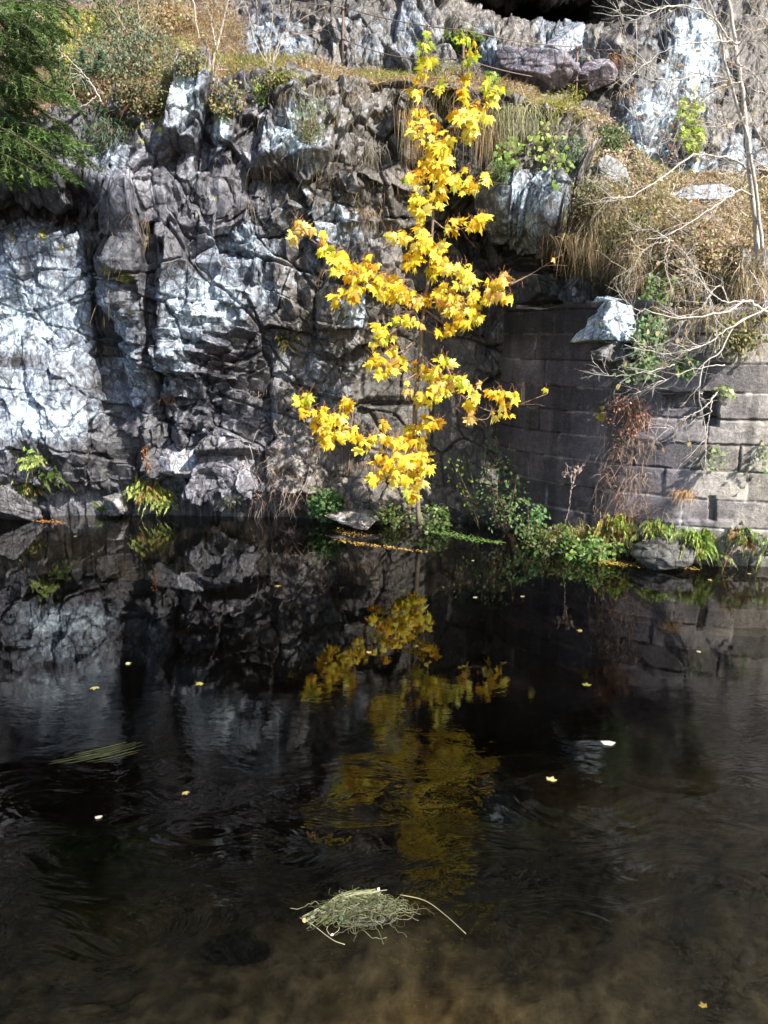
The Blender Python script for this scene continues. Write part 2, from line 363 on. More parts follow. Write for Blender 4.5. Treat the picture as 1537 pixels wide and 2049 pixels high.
soilband = sstep(7.5, 7.9, TT + 0.6 * rgt) * (1 - (1 - lftw) * sstep(8.6, 9.0, TT))
up_w = sstep(0.35, 0.8, Nn[..., 2]) * soilband        # ledges: soil instead of fractured rock
rock_w = (1 - up_w) * (0.25 + 0.75 * 1) 
rough_l = rough_l * (1 - 0.45 * sstep(8.4, 9.0, TT))
d = 0.24 * fbm(X * 0.55, arc * 0.55, 31, 3) * (1 - 0.5 * up_w)
r2x = vn(X * 1.1, arc * 1.1, 43)
e1, du, dv, r1, t1, t2 = voro(u / 0.85 + 0.25 * b, v / 0.95, 41)
d = d + rock_w * rough_l * ((r1 - 0.5) * 0.32 + t1 * du * 0.30 + t2 * dv * 0.30) - rock_w * np.clip(rough_l, 0.4, 1) * 0.10 * (r2x > 0.4) * (1 - sstep(0.0, 0.05, e1))
hz = blobs([(400, 720, 130, 110, 1.0), (610, 260, 60, 60, .6)])
A2 = voro(u / 0.27 + 3 + 0.5 * b, v / 0.40, 51); B2 = voro(a / 0.30 + 3 + 0.2 * b, (b + 0.12 * a) / 0.15, 55); hm = (hz + 0.3 * fbm(X * 3, arc * 3, 57, 3)) > 0.5
e2, du, dv, r2, t3, t4 = [np.where(hm, q2, q1) for q1, q2 in zip(A2, B2)]
d = d + rock_w * rough_l * ((r2 - 0.5) * 0.17 + t3 * du * 0.19 + t4 * dv * 0.22) - rock_w * rough_l * 0.05 * (1 - sstep(0.0, 0.06, e2))
e3, du, dv, r3, t5, t6 = voro(u / 0.11, v / 0.19 + 0.4 * a, 61)
fine = blobs([(110, 640, 190, 220, 0.3), (880, 800, 190, 230, 0.12), (400, 800, 130, 110, 1.5), (480, 380, 160, 110, 0.9), (700, 250, 160, 120, 1.3)], 0.85)
d = d + rock_w * fine * ((r3 - 0.5) * 0.06 + t5 * du * 0.05 + t6 * dv * 0.07)
d = d + 0.018 * fbm(X * 6, arc * 6, 71, 4) * (0.35 + 0.65 * rough_l) + up_w * 0.07 * fbm(X * 3, arc * 3, 81, 4)
for ca, cb_, cc_, wd_, dp_ in ((0.55, 0.84, -3.9, .03, .14), (-0.62, 0.78, 5.6, .035, .16), (0.35, 0.94, 1.2, .025, .12), (0.92, 0.38, -2.4, .03, .16), (-0.85, 0.53, 3.2, .025, .1), (0.2, 0.98, 3.6, .03, .14), (0.75, 0.66, .6, .025, .12), (-0.3, 0.95, 4.6, .03, .14)):
    ln = a * ca + b * cb_ - cc_ + 0.10 * fbm(a * 2, b * 2, 95, 3)
    d = d - (1 - 0.6 * sstep(7.6, 8.2, TT)) * rock_w * dp_ * np.clip(rough_l, .3, 1) * (1 - sstep(0, wd_, np.abs(ln))) + rock_w * 0.05 * np.tanh(ln * 4) * rough_l * (1 - sstep(6.6, 7.6, TT))
d = d + rock_w * 0.008 * fbm(u * 14, v * 9, 91, 3) * rough_l
# a few big named shapes of this cliff: slabs, ledges, steps  (x px, y px, rx, ry, out)
def bump_box(cx, cy, rx, ry, lean, amt, soft=0.12):
    s = (PX - cx - lean * (PY - cy)) / rx; t = (PY - cy) / ry
    return amt * (1 - sstep(1 - soft, 1 + soft, np.abs(s))) * (1 - sstep(1 - soft, 1 + soft, np.abs(t)))
d = d + bump_box(385, 225, 28, 75, -0.25, 0.45) + bump_box(445, 260, 22, 70, -0.1, 0.12) - bump_box(415, 285, 18, 60, -0.15, 0.22)
d = d + bump_box(610, 250, 60, 90, -0.15, 0.2) + bump_box(690, 590, 40, 60, -0.3, 0.22) + bump_box(420, 620, 100, 95, 0.0, 0.18) + bump_box(440, 870, 100, 35, 0.1, 0.3, .3)
d = d + bump_box(1060, 400, 75, 50, 0.25, 0.25) + bump_box(785, 920, 80, 110, 0, 0.06, .06) + bump_box(800, 720, 70, 75, -.05, 0.05, .06) - bump_box(790, 806, 70, 5, -.05, 0.12)
d = d - bump_box(300, 640, 12, 200, -0.02, 0.25, .4) - bump_box(215, 650, 22, 170, 0.05, 0.3, .5) + bump_box(245, 570, 35, 60, 0, .25, .4)
d = d - bump_box(1030, 850, 14, 170, -0.02, 0.3, .4)
amp = sstep(-0.2, 0.3, P0[..., 2]) * 0.7 + 0.3
P1 = P0 + Nn * (d * amp)[..., None]
P1[..., 0] += 0.03 * fbm(X * 5, arc * 5, 101, 3)
# colours of the rock, with some shade and sheen painted in
warm = fbm(X * 0.8, arc * 0.8, 111, 4)[..., None]
base = np.array([0.076, 0.079, 0.094]) * (1 + 0.3 * warm)
rside = sstep(480, 620, PX)[..., None]
base = base * (1 - rside) + np.array([0.075, 0.069, 0.060]) * rside * (1 + 0.25 * warm)
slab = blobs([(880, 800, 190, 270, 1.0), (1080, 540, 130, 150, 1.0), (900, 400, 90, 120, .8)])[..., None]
base = base * (1 - slab) + np.array([0.050, 0.045, 0.037]) * slab  # grey-brown slab, painted darker for the shadow of the maple
base = base * (0.65 + 0.7 * r1[..., None]) * (0.7 + 0.6 * r2[..., None])
soil = np.array([0.10, 0.075, 0.045]) * (1 + 0.4 * fbm(X * 5, arc * 5, 121, 4))[..., None]
moss = np.array([0.10, 0.105, 0.03]) * np.ones(3)
soil = soil * 0.7 + 0.3 * np.where((fbm(X * 2.2, arc * 2.2, 131, 3) > 0.15)[..., None], moss, soil)
upw = (sstep(0.25, 0.55, Nn[..., 2]) * soilband * (1 - sstep(8.0, 9.0, P0[..., 2])))[..., None]
base = base * (1 - upw) + soil * upw
gm = blobs([(90, 480, 14, 14, 1), (265, 550, 16, 20, 1), (25, 480, 12, 14, .7), (320, 260, 45, 35, 1), (285, 225, 16, 18, 1), (262, 735, 12, 12, .8), (120, 500, 10, 8, .9), (395, 170, 22, 22, .8)])
gm = sstep(0.45, 0.75, gm * 0.8 + 0.8 * fbm(X * 9, arc * 9, 141, 4))[..., None]
base = base * (1 - gm) + np.array([0.21, 0.22, 0.04]) * gm
top = sstep(8.3, 9.0, P0[..., 2])[..., None]
base = base * (1 - top) + np.array([0.018, 0.022, 0.014]) * top
shade_dk = blobs([(140, 425, 170, 44, 1), (250, 470, 45, 60, .9), (590, 640, 80, 30, 1), (300, 560, 26, 170, .9), (212, 660, 24, 170, 1), (200, 940, 190, 55, .8), (330, 425, 130, 36, .9), (500, 740, 40, 110, .7), (440, 905, 110, 18, 1), (560, 360, 90, 22, .8), (340, 520, 60, 60, .7),  # painted shade under overhangs and in recesses of the face
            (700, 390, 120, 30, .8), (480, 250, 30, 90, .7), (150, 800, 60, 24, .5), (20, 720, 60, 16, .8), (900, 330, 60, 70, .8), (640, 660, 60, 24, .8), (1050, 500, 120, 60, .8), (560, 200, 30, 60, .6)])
shade_dk = np.clip(shade_dk * (0.75 + 0.9 * fbm(X * 3, arc * 3, 151, 4)), 0, 1)
base = base * (1 - 0.72 * shade_dk[..., None])
wet = (1 - sstep(0.02, 0.22, P1[..., 2]))[..., None]
base = base * (1 - 0.6 * wet)
lich_sheen = blobs([(110, 640, 210, 210, 0.62), (40, 650, 70, 60, .78), (100, 835, 110, 60, 0.84), (410, 610, 110, 80, 0.72), (345, 720, 50, 90, 0.6), (480, 500, 70, 60, 0.6),  # pale lichen, plus the sky sheen of wet rock painted in at left
              (400, 820, 110, 60, 0.35), (230, 320, 40, 60, 0.6), (600, 280, 60, 80, 0.75), (700, 250, 60, 100, 0.25), (1060, 400, 90, 50, 0.6),
              (1385, 120, 60, 130, 1.0), (1300, 250, 60, 90, 0.9), (1370, 350, 70, 35, 0.9), (1480, 330, 60, 60, .6), (800, 60, 90, 70, 0.5), (570, 80, 60, 70, 0.6), (700, 60, 60, 60, .35), (1120, 90, 70, 45, 0.55),
              (640, 450, 110, 100, 0.6), (620, 780, 120, 160, .38), (870, 490, 50, 50, 0.35), (1000, 740, 60, 80, 0.3), (250, 700, 40, 120, 0.6), (650, 720, 60, 120, 0.35), (380, 340, 70, 90, .3), (380, 200, 30, 90, .95), (440, 260, 20, 60, .8), (700, 600, 30, 50, .9), (530, 600, 30, 200, .5), (520, 60, 60, 60, .6), (960, 110, 60, 50, .5), (1300, 60, 60, 60, .4)], 0.12)
lich_sheen = lich_sheen * (1 - 0.85 * shade_dk) + 0.14 * (r1 - 0.5) + 0.10 * (r2 - 0.5)
lich_sheen = np.clip(lich_sheen, 0, 1) * (1 - upw[..., 0]) * (1 - top[..., 0]) * (1 - gm[..., 0]) * (1 - wet[..., 0])
nx, nt_ = X.shape
idx = np.arange(nx * nt_).reshape(nx, nt_)
q = np.stack([idx[:-1, :-1], idx[1:, :-1], idx[1:, 1:], idx[:-1, 1:]], 2).reshape(-1, 4)
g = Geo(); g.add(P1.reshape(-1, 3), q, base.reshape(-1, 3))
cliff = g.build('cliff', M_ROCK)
at_ = cliff.data.attributes.new('lich_sheen', 'FLOAT', 'POINT'); at_.data.foreach_set('value', lich_sheen.astype(np.float32).ravel())
tag(cliff, 'fractured grey cliff face with pale lichen rising from the river', 'cliff', kind='structure')

# ------------------------------------------------------------------ masonry wall
wp = spline([(1.70, 11.3), (1.90, 10.75), (2.40, 10.12), (3.0, 9.6), (3.65, 9.22), (4.4, 8.98), (5.3, 8.86), (7.0, 8.8), (10.5, 9.0)], 400)
wl = np.concatenate([[0], np.cumsum(np.linalg.norm(np.diff(wp, axis=0), axis=1))])
SW = np.arange(0, wl[-1], 0.0135); ZW = np.arange(-0.9, 3.36, 0.0135)
wx = np.interp(SW, wl, wp[:, 0]); wy = np.interp(SW, wl, wp[:, 1])
tx = np.gradient(wx, SW); ty = np.gradient(wy, SW)
nx_, ny_ = ty, -tx
S, Z = np.meshgrid(SW, ZW, indexing='ij')
courses = np.array([-1.2, -0.55, -0.2, .14, .46, .80, 1.15, 1.47, 1.77, 2.08, 2.42, 2.76, 3.06, 3.5])
Zw = Z + 0.012 * fbm(S * 1.5, Z * 1.5, 201, 3); Sw = S + 0.015 * fbm(S * 2, Z * 2, 205, 3)
ci = np.searchsorted(courses, Zw) - 1
zd = np.minimum(Zw - courses[ci], courses[ci + 1] - Zw)
sd_ = np.full(S.shape, 9.0); bid = np.zeros(S.shape, np.int64)
rr = random.Random(5)
for c in range(len(courses) - 1):
    x = -rr.uniform(0, .6); js = [x]
    while x < wl[-1] + 1: x += rr.uniform(0.7, 1.35); js.append(x)
    js = np.array(js); m = ci == c
    k = np.searchsorted(js, Sw[m]) - 1
    sd_[m] = np.minimum(Sw[m] - js[k], js[k + 1] - Sw[m]); bid[m] = k
ed = np.minimum(zd, sd_)
hb = h2(ci, bid, 301); hb2 = h2(ci, bid, 302) * 2 - 1; hb3 = h2(ci, bid, 303) * 2 - 1
joint = 1 - sstep(0.002, 0.017, ed + 0.006 * fbm(S * 20, Z * 20, 305, 3) + 0.010 * fbm(S * 5, Z * 5, 315, 3))
off = (hb - 0.5) * 0.022 + hb2 * 0.01 * (Z % 0.34) - 0.03 * joint * (0.4 + 0.6 * vn(S * 3, Z * 3, 306)) + 0.010 * fbm(S * 9, Z * 9, 307, 5, .6) + 0.02 * fbm(S * 2, Z * 2, 309, 3)
Sx = lambda px, py: None
WX = np.interp(S.ravel(), SW, wx).reshape(S.shape); WY = np.interp(S.ravel(), SW, wy).reshape(S.shape)
NX = np.interp(S.ravel(), SW, nx_).reshape(S.shape); NY = np.interp(S.ravel(), SW, ny_).reshape(S.shape)
px_, py_ = proj(np.stack([WX, WY, Z], 2))
hole = ((np.abs(px_ - 1423) < 16) & (np.abs(py_ - 818) < 35)); off = off - 0.30 * hole
hole2 = ((np.abs(px_ - 1367) < 42) & (py_ > 790) & (py_ < 818)); off = off - 0.16 * hole2
hole3 = ((np.abs(px_ - 1425) < 7) & (py_ > 993) & (py_ < 1042)); off = off - 0.06 * hole3
proud = ((px_ > 1330) & (px_ < 1465) & (py_ > 1040)); off = off + 0.05 * proud
topcut = 3.15 - 0.55 * sstep(3.9, 5.0, S)
over = Z > topcut
off = off - over * 0.6 * sstep(0.0, 0.5, Z - topcut)
PW = np.stack([WX + NX * off, WY + NY * off, np.minimum(Z, topcut + 0.03 * fbm(S * 3, Z * 3, 310, 2) - 0.10 * vn(S * 2.2, Z * 0, 311) * (vn(S * 1.1, Z * 0, 312) > .4))], 2)
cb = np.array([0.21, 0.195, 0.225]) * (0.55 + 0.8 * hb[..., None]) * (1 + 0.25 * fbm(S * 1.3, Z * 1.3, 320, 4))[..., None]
warmb = (sstep(2.6, 4.0, S) * (0.6 + 0.4 * hb3))[..., None]  # paler, warmer right-hand blocks: sunlight painted into the stone colour
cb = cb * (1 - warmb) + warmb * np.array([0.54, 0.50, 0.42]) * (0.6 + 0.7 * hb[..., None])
left_shade = (1 - sstep(1.2, 3.2, S))[..., None]
cb = cb * (1 - 0.5 * left_shade) * (1 - 0.25 * left_shade * fbm(S * 7, Z * .7, 330, 3)[..., None])  # shade of the part turned from the sun, painted into the blocks
mort = ((1 - sstep(0.004, 0.022, ed + 0.012 * fbm(S * 14, Z * 14, 306, 3))) * (vn(S * 2.5, Z * 2.5, 331) > 0.42))[..., None]
cb = cb * (1 - mort) + mort * np.array([0.46, 0.44, 0.44]) * (1 - .4 * left_shade)
dj = (joint * (1 - mort[..., 0]))[..., None]
cb = cb * (1 - 0.7 * dj)
topdark = (sstep(2.3, 2.9, Z + 0.25 * fbm(S * 3, Z * 3, 345, 4)) * (1 - sstep(2.2, 3.2, S)))[..., None]  # upper courses darker towards the left end
cb = cb * (1 - 0.65 * topdark); cb = cb * (1 - 0.6 * over[..., None])
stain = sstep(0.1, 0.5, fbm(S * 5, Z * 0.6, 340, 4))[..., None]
cb = cb * (1 - 0.5 * stain) * (1 - left_shade * np.array([0.0, 0.07, 0.08])); cb = cb * (1 - 0.6 * (1 - sstep(0.0, 0.25, Z))[..., None])
n1_, n2_ = S.shape; idx = np.arange(n1_ * n2_).reshape(n1_, n2_)
qw = np.stack([idx[:-1, :-1], idx[1:, :-1], idx[1:, 1:], idx[:-1, 1:]], 2).reshape(-1, 4)
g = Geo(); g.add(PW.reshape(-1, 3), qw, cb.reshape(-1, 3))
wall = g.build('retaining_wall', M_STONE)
tag(wall, 'curved retaining wall of large dressed grey stone blocks above the water', 'wall')

# ------------------------------------------------------------------ surface lookup for planting
def bvh_of(P, sx, sy):
    Q = P[::sx, ::sy]; a_, b_ = Q.shape[:2]; ii = np.arange(a_ * b_).reshape(a_, b_)
    f = np.stack([ii[:-1, :-1], ii[1:, :-1], ii[1:, 1:], ii[:-1, 1:]], 2).reshape(-1, 4)
    return BVHTree.FromPolygons([tuple(p) for p in Q.reshape(-1, 3)], [tuple(x) for x in f.tolist()])
BV = [bvh_of(P1, 4, 4), bvh_of(PW, 4, 4)]
def hit(px, py, back=0.0):
    """point of the rock, wall or water surface seen at a photo pixel, and its normal"""
    d_ = Vector(ray(px, py)).normalized(); best = None
    for t in BV:
        h = t.ray_cast(Vector(CAM), d_)
        if h[0] is not None and (best is None or h[3] < best[2]): best = (np.array(h[0]), np.array(h[1]), h[3])
    w_ = on_water(px, py) if d_.z < 0 else None
    if w_ is not None and (best is None or np.linalg.norm(w_ - CAM) < best[2]): best = (w_, np.array([0, 0, 1.0]), np.linalg.norm(w_ - CAM))
    p, n, t = best
    if np.dot(n, np.array(d_)) > 0: n = -n
    return p - np.array(d_) * back, n

# ------------------------------------------------------------------ water and bed
m, nt, ns, lk = new_mat('river_water')
out = N(ns, 'ShaderNodeOutputMaterial'); gl = N(ns, 'ShaderNodeBsdfGlossy'); tp = N(ns, 'ShaderNodeBsdfTransparent'); fr = N(ns, 'ShaderNodeFresnel')
fr.inputs['IOR'].default_value = 1.4; gl.inputs['Roughness'].default_value = 0.012; gl.inputs['Color'].default_value = (1, 1, 1, 1)
tp.inputs['Color'].default_value = (0.38, 0.35, 0.29, 1)
tc = N(ns, 'ShaderNodeTexCoord'); ob = tc.outputs['Object']
def mapped(sc, rot=0):
    mp = N(ns, 'ShaderNodeMapping'); lk.new(ob, mp.inputs['Vector']); mp.inputs['Scale'].default_value = sc; mp.inputs['Rotation'].default_value = (0, 0, rot); return mp.outputs[0]
big = noise(ns, lk, mapped((0.5, 0.7, 1)), 0.9, 3, 0.5, 1.2)
patch = mrange(ns, lk, big, 0.42, 0.60, 0.25, 1.0)
sep = N(ns, 'ShaderNodeSeparateXYZ'); lk.new(ob, sep.inputs[0]); YY = sep.outputs['Y']
wv1 = noise(ns, lk, mapped((0.6, 1.0, 1), 0.1), 2.6, 4, 0.5, 1.2)
wv2 = noise(ns, lk, mapped((0.55, 1.0, 1), -0.15), 11.0, 3, 0.5, 0.8)
wv3 = noise(ns, lk, mapped((0.45, 1.0, 1), 0.2), 45.0, 2, 0.5, 0.2)
mid = math_(ns, lk, 'MULTIPLY', mrange(ns, lk, YY, 6.2, 5.3), mrange(ns, lk, YY, 4.0, 4.7, 0.15, 1.0))
coarse = mrange(ns, lk, YY, 5.2, 3.8, 0.022, 0.48)
side = mrange(ns, lk, sep.outputs['X'], 0.8, 3.5, 0.0, 0.14)
finea = math_(ns, lk, 'ADD', math_(ns, lk, 'MULTIPLY', mid, 0.34), math_(ns, lk, 'ADD', side, 0.014))
hh = math_(ns, lk, 'MULTIPLY', wv1, math_(ns, lk, 'MULTIPLY', coarse, 1.25))
fn_ = math_(ns, lk, 'ADD', math_(ns, lk, 'MULTIPLY', wv2, 0.26), math_(ns, lk, 'MULTIPLY', wv3, 0.085))
hh = math_(ns, lk, 'ADD', hh, math_(ns, lk, 'MULTIPLY', fn_, math_(ns, lk, 'MULTIPLY', finea, patch)))
bp = N(ns, 'ShaderNodeBump'); bp.inputs['Strength'].default_value = 1.0; bp.inputs['Distance'].default_value = 0.02
lk.new(hh, bp.inputs['Height']); lk.new(bp.outputs[0], gl.inputs['Normal']); lk.new(bp.outputs[0], fr.inputs['Normal'])
mx = N(ns, 'ShaderNodeMixShader'); gm_ = N(ns, 'ShaderNodeNewGeometry'); bk = math_(ns, lk, 'SUBTRACT', 1.0, gm_.outputs['Backfacing'])
lk.new(math_(ns, lk, 'MULTIPLY', fr.outputs[0], bk), mx.inputs[0]); lk.new(tp.outputs[0], mx.inputs[1]); lk.new(gl.outputs[0], mx.inputs[2])
lk.new(mx.outputs[0], out.inputs[0]); M_WATER = m
g = Geo(); gx, gy = np.meshgrid(np.linspace(-14, 14, 30), np.linspace(-6, 13, 30), indexing='ij')
ii = np.arange(900).reshape(30, 30); qq = np.stack([ii[:-1, :-1], ii[1:, :-1], ii[1:, 1:], ii[:-1, 1:]], 2).reshape(-1, 4)
g.add(np.stack([gx, gy, gx * 0], 2).reshape(-1, 3), qq, (0, 0, 0)); wat = g.build('river_water', M_WATER)
tag(wat, 'dark still river water mirroring the cliff and the yellow maple', 'river', kind='structure')

gx, gy = np.meshgrid(np.linspace(-14, 14, 560), np.linspace(-6, 13, 380), indexing='ij')
dep = -0.95 + 0.45 * sstep(3.6, 1.2, gy) + 0.25 * fbm(gx * 0.6, gy * 0.6, 401, 3) + 0.06 * fbm(gx * 4, gy * 4, 402, 4)
e, du, dv, r, _, _ = voro(gx / 0.09 + fbm(gx * 4, gy * 4, 421, 3), gy / 0.09 + fbm(gx * 4, gy * 4, 422, 3), 403)
dep = dep + 0.03 * (r > 0.5) * sstep(0.0, 0.3, e) * r
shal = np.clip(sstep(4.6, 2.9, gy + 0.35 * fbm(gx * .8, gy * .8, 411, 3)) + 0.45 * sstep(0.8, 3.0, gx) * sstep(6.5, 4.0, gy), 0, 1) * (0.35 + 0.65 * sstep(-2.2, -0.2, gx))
bx = (np.array([0.002, 0.002, 0.002]) * (1 - shal[..., None]) + np.array([0.12, 0.115, 0.09]) * shal[..., None]) * (0.5 + r[..., None]) * (1 + 0.6 * fbm(gx * 1.5, gy * 1.5, 404, 4))[..., None]  # light lost in the deep channel is painted as near-black bed
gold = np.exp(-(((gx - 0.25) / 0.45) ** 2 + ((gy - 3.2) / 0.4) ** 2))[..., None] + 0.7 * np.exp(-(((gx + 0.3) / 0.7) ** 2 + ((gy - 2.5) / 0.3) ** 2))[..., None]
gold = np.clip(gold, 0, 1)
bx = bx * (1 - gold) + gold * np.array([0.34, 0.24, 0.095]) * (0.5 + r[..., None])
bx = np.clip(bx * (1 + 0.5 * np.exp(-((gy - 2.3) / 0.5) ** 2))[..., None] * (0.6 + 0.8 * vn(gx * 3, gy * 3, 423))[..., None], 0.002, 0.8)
ii = np.arange(gx.size).reshape(gx.shape); qq = np.stack([ii[:-1, :-1], ii[1:, :-1], ii[1:, 1:], ii[:-1, 1:]], 2).reshape(-1, 4)
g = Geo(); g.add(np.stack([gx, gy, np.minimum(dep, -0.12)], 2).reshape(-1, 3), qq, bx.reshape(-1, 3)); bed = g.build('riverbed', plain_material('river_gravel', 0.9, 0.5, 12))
next(n for n in bed.data.materials[0].node_tree.nodes if n.type == 'BSDF_PRINCIPLED').inputs['Specular IOR Level'].default_value = 0.05
tag(bed, 'brown stony riverbed seen dimly through the dark water', 'riverbed', kind='structure')
# ------------------------------------------------------------------ leaf templates (x side, y along towards the tip, z normal)
def fan(outline, z=0.0):
    V = [(0, 0.42, 0.05)] + [(x, y, -0.10 * abs(x) ** 1.3 + z) for x, y in outline]
    n = len(outline); return np.array(V), [np.array([[0, 1 + i, 1 + (i + 1) % n] for i in range(n)])]
mo = [(0.0, 0.0), (0.16, 0.02), (0.33, -0.10), (0.36, 0.10), (0.56, 0.16), (0.42, 0.28), (0.62, 0.42), (0.60, 0.62), (0.38, 0.52), (0.22, 0.46), (0.26, 0.66), (0.14, 0.74), (0.0, 1.08)]
MAPLE = fan(mo + [(-x, y) for x, y in mo[-2:0:-1]])
def curl(tpl, a, b):
    V = tpl[0].copy(); V[:, 2] += -a * V[:, 1] ** 2 - b * np.abs(V[:, 0]) ** 1.2; V[:, 1] *= 1 - 0.12 * a; V[:, 0] *= 1 - 0.35 * b; return V, tpl[1]
MAPLES = [MAPLE, curl(MAPLE, 0.5, 0.1), curl(MAPLE, 0.15, 0.7), curl(MAPLE, -0.35, 0.35), curl(MAPLE, 0.8, 0.9)]
OVATE = (np.array([(0, 0, 0), (0.28, 0.30, -0.06), (0.24, 0.66, -0.07), (0, 1, -0.05), (-0.24, 0.66, -0.07), (-0.28, 0.30, -0.06), (0, .5, 0.04)]),
         [np.array([[0, 1, 6], [1, 2, 6], [2, 3, 6], [3, 4, 6], [4, 5, 6], [5, 0, 6]])])
IVY = fan([(0, 0), (0.25, -0.08), (0.5, 0.18), (0.36, 0.36), (0.36, 0.60), (0.16, 0.66), (0, 0.98), (-0.16, 0.66), (-0.36, 0.60), (-0.36, 0.36), (-0.5, 0.18), (-0.25, -0.08)])
NEEDLE = (np.array([(-0.07, 0, 0), (0.07, 0, 0), (0, 1, 0)]), [np.array([[0, 1, 2]])])
SCRAP = (np.array([(-0.3, 0, 0), (0.25, 0.1, 0.1), (0.35, 0.6, 0), (0, 1, 0.15), (-0.3, 0.6, 0.05)]), [np.array([[0, 1, 2, 3, 4]])])
VIEW = np.array([0.0, -1.0, 0.15])
def unit(v): return v / (np.linalg.norm(v, axis=-1, keepdims=True) + 1e-9)
def pick(cols, n, amt=0.2):
    c = np.asarray(cols, float)[rng.integers(0, len(cols), n)]
    return np.clip(c * (1 + rng.uniform(-amt, amt, (n, 1))) * (1 + rng.uniform(-0.07, 0.07, (n, 3))), 0, 1)
def leaves(geo, tpl, pos, size, cols, face=VIEW, loose=0.8, up=(0, 0, -1), amt=0.2):
    n = len(pos)
    nrm = unit(np.asarray(face) + sd * 0.5 + rng.normal(0, loose, (n, 3)))
    upv = np.asarray(up, float) + rng.normal(0, 0.45, (n, 3))
    instances(geo, tpl[0], tpl[1], pos, rot_from(nrm, upv), size * rng.uniform(0.55, 1.22, n)[:, None], pick(cols, n, amt))
def blades(geo, base, dirs, length, droop, width, cols, seg=4):
    """curved grass blades: base, start direction, length, sag"""
    n = len(base); dirs = unit(dirs); length = np.broadcast_to(length, (n,)); droop = np.broadcast_to(droop, (n,))
    t = np.linspace(0, 1, seg + 1)
    P = base[:, None] + length[:, None, None] * (dirs[:, None] * t[None, :, None] * (1 - 0.25 * droop[:, None, None] * t[None, :, None]) + np.array([0, 0, -1.0]) * (droop[:, None] * t[None] ** 2)[..., None])
    side = unit(np.cross(dirs, unit(VIEW + rng.normal(0, 0.5, (n, 3)))))
    wd = (width * rng.uniform(0.6, 1.3, n))[:, None] * (1 - t[None] ** 1.5)
    A = P + side[:, None] * wd[..., None]; B = P - side[:, None] * wd[..., None]
    V = np.stack([A, B], 2).reshape(-1, 3); m = 2 * (seg + 1)
    f = np.array([[2 * i, 2 * i + 1, 2 * i + 3, 2 * i + 2] for i in range(seg)])
    geo.add(V, (f[None] + (np.arange(n) * m)[:, None, None]).reshape(-1, 4), np.repeat(cols, m, axis=0))
def twig(geo, p, d_, L, r, lvl, c, tips, spread=0.6, grav=0.0, kink=0.18, kids=3):
    d_ = d_ / np.linalg.norm(d_); pts = [p]; n = 5
    for i in range(n):
        d_ = unit(d_ + rng.normal(0, kink, 3) + np.array([0, 0, grav])); pts.append(pts[-1] + d_ * L / n)
    pts = np.array(pts); tube(geo, pts, np.linspace(r, r * 0.45, n + 1), jit(c, 1)[0], 4 if lvl < 2 else 3 if r < 0.004 else 4)
    tips.append(pts[-1]); tips.append(pts[3])
    if lvl > 0:
        for k in range(kids):
            i = rng.integers(1, n + 1)
            twig(geo, pts[i], unit(d_ + rng.normal(0, spread, 3)), L * rng.uniform(0.4, 0.7), r * 0.55, lvl - 1, c, tips, spread, grav, kink, kids)
def pxline(pl, Y):
    """photo points (x, y[, distance]) into a curve in space"""
    return np.array([at(q[0], q[1], q[2] if len(q) > 2 else Y) for q in pl])
def side_twigs(geo, pts, n, L, r, lvl, c, tips, bias=(0, 0, 0), spread=0.7, **k):
    T = np.gradient(pts, axis=0)
    for _ in range(n):
        i = rng.integers(len(pts) // 4, len(pts))
        twig(geo, pts[i], unit(T[i]) + rng.normal(0, spread, 3) + np.asarray(bias), L * rng.uniform(0.5, 1.2), r, lvl, c, tips, **k)
GREEN = [(0.07, 0.14, 0.03), (0.11, 0.19, 0.04), (0.05, 0.10, 0.03)]
LIME = [(0.25, 0.36, 0.05), (0.34, 0.42, 0.07), (0.16, 0.27, 0.04)]
BLUEG = [(0.10, 0.17, 0.11), (0.16, 0.24, 0.17), (0.06, 0.11, 0.07)]
STRAW = [(0.42, 0.32, 0.17), (0.30, 0.21, 0.11), (0.52, 0.43, 0.26), (0.22, 0.14, 0.08)]
RUST = [(0.34, 0.14, 0.07), (0.42, 0.22, 0.11), (0.22, 0.10, 0.06)]
YEL = [(0.97, 0.86, 0.16), (0.95, 0.80, 0.09), (0.98, 0.90, 0.28), (0.96, 0.84, 0.12), (0.88, 0.60, 0.05)]
ORA = [(0.90, 0.60, 0.04), (0.93, 0.68, 0.05), (0.72, 0.38, 0.03), (0.94, 0.76, 0.08)]
YGR = [(0.62, 0.62, 0.05), (0.78, 0.66, 0.05), (0.42, 0.52, 0.05)]
LIM = [(0.42, 0.56, 0.07), (0.58, 0.62, 0.08), (0.30, 0.45, 0.06)]
PALEY = [(0.90, 0.66, 0.22), (0.85, 0.52, 0.18), (0.92, 0.72, 0.30)]

# ------------------------------------------------------------------ the yellow maple
YM = 10.3
root = empty('maple_tree', at(838, 1048, YM))
def loc(p): return p - np.array(root.location)
tag(root, 'slender young maple with bright yellow autumn leaves in front of the cliff', 'maple tree')
BK = (0.20, 0.155, 0.12)
org = np.array(root.location)
trunk = spline(pxline([(838, 1050), (833, 930), (830, 820), (838, 740), (846, 640), (853, 590), (863, 500), (868, 400)], YM), 40)
tg = Geo(); tube(tg, trunk, np.linspace(0.036, 0.016, len(trunk)), BK, 8)
tips = []
LEAD = [([(868, 400), (866, 330), (856, 280), (842, 235), (833, 185), (845, 110), (853, 62)], 0.019),
        ([(868, 400), (890, 330), (915, 270), (930, 210), (936, 150), (940, 88)], 0.016)]
for pl, r in LEAD:
    s_ = spline(pxline(pl, YM), 28); tube(tg, s_, np.linspace(r, 0.004, len(s_)), BK, 6)
tg.build('trunk', M_BARK, root, org)
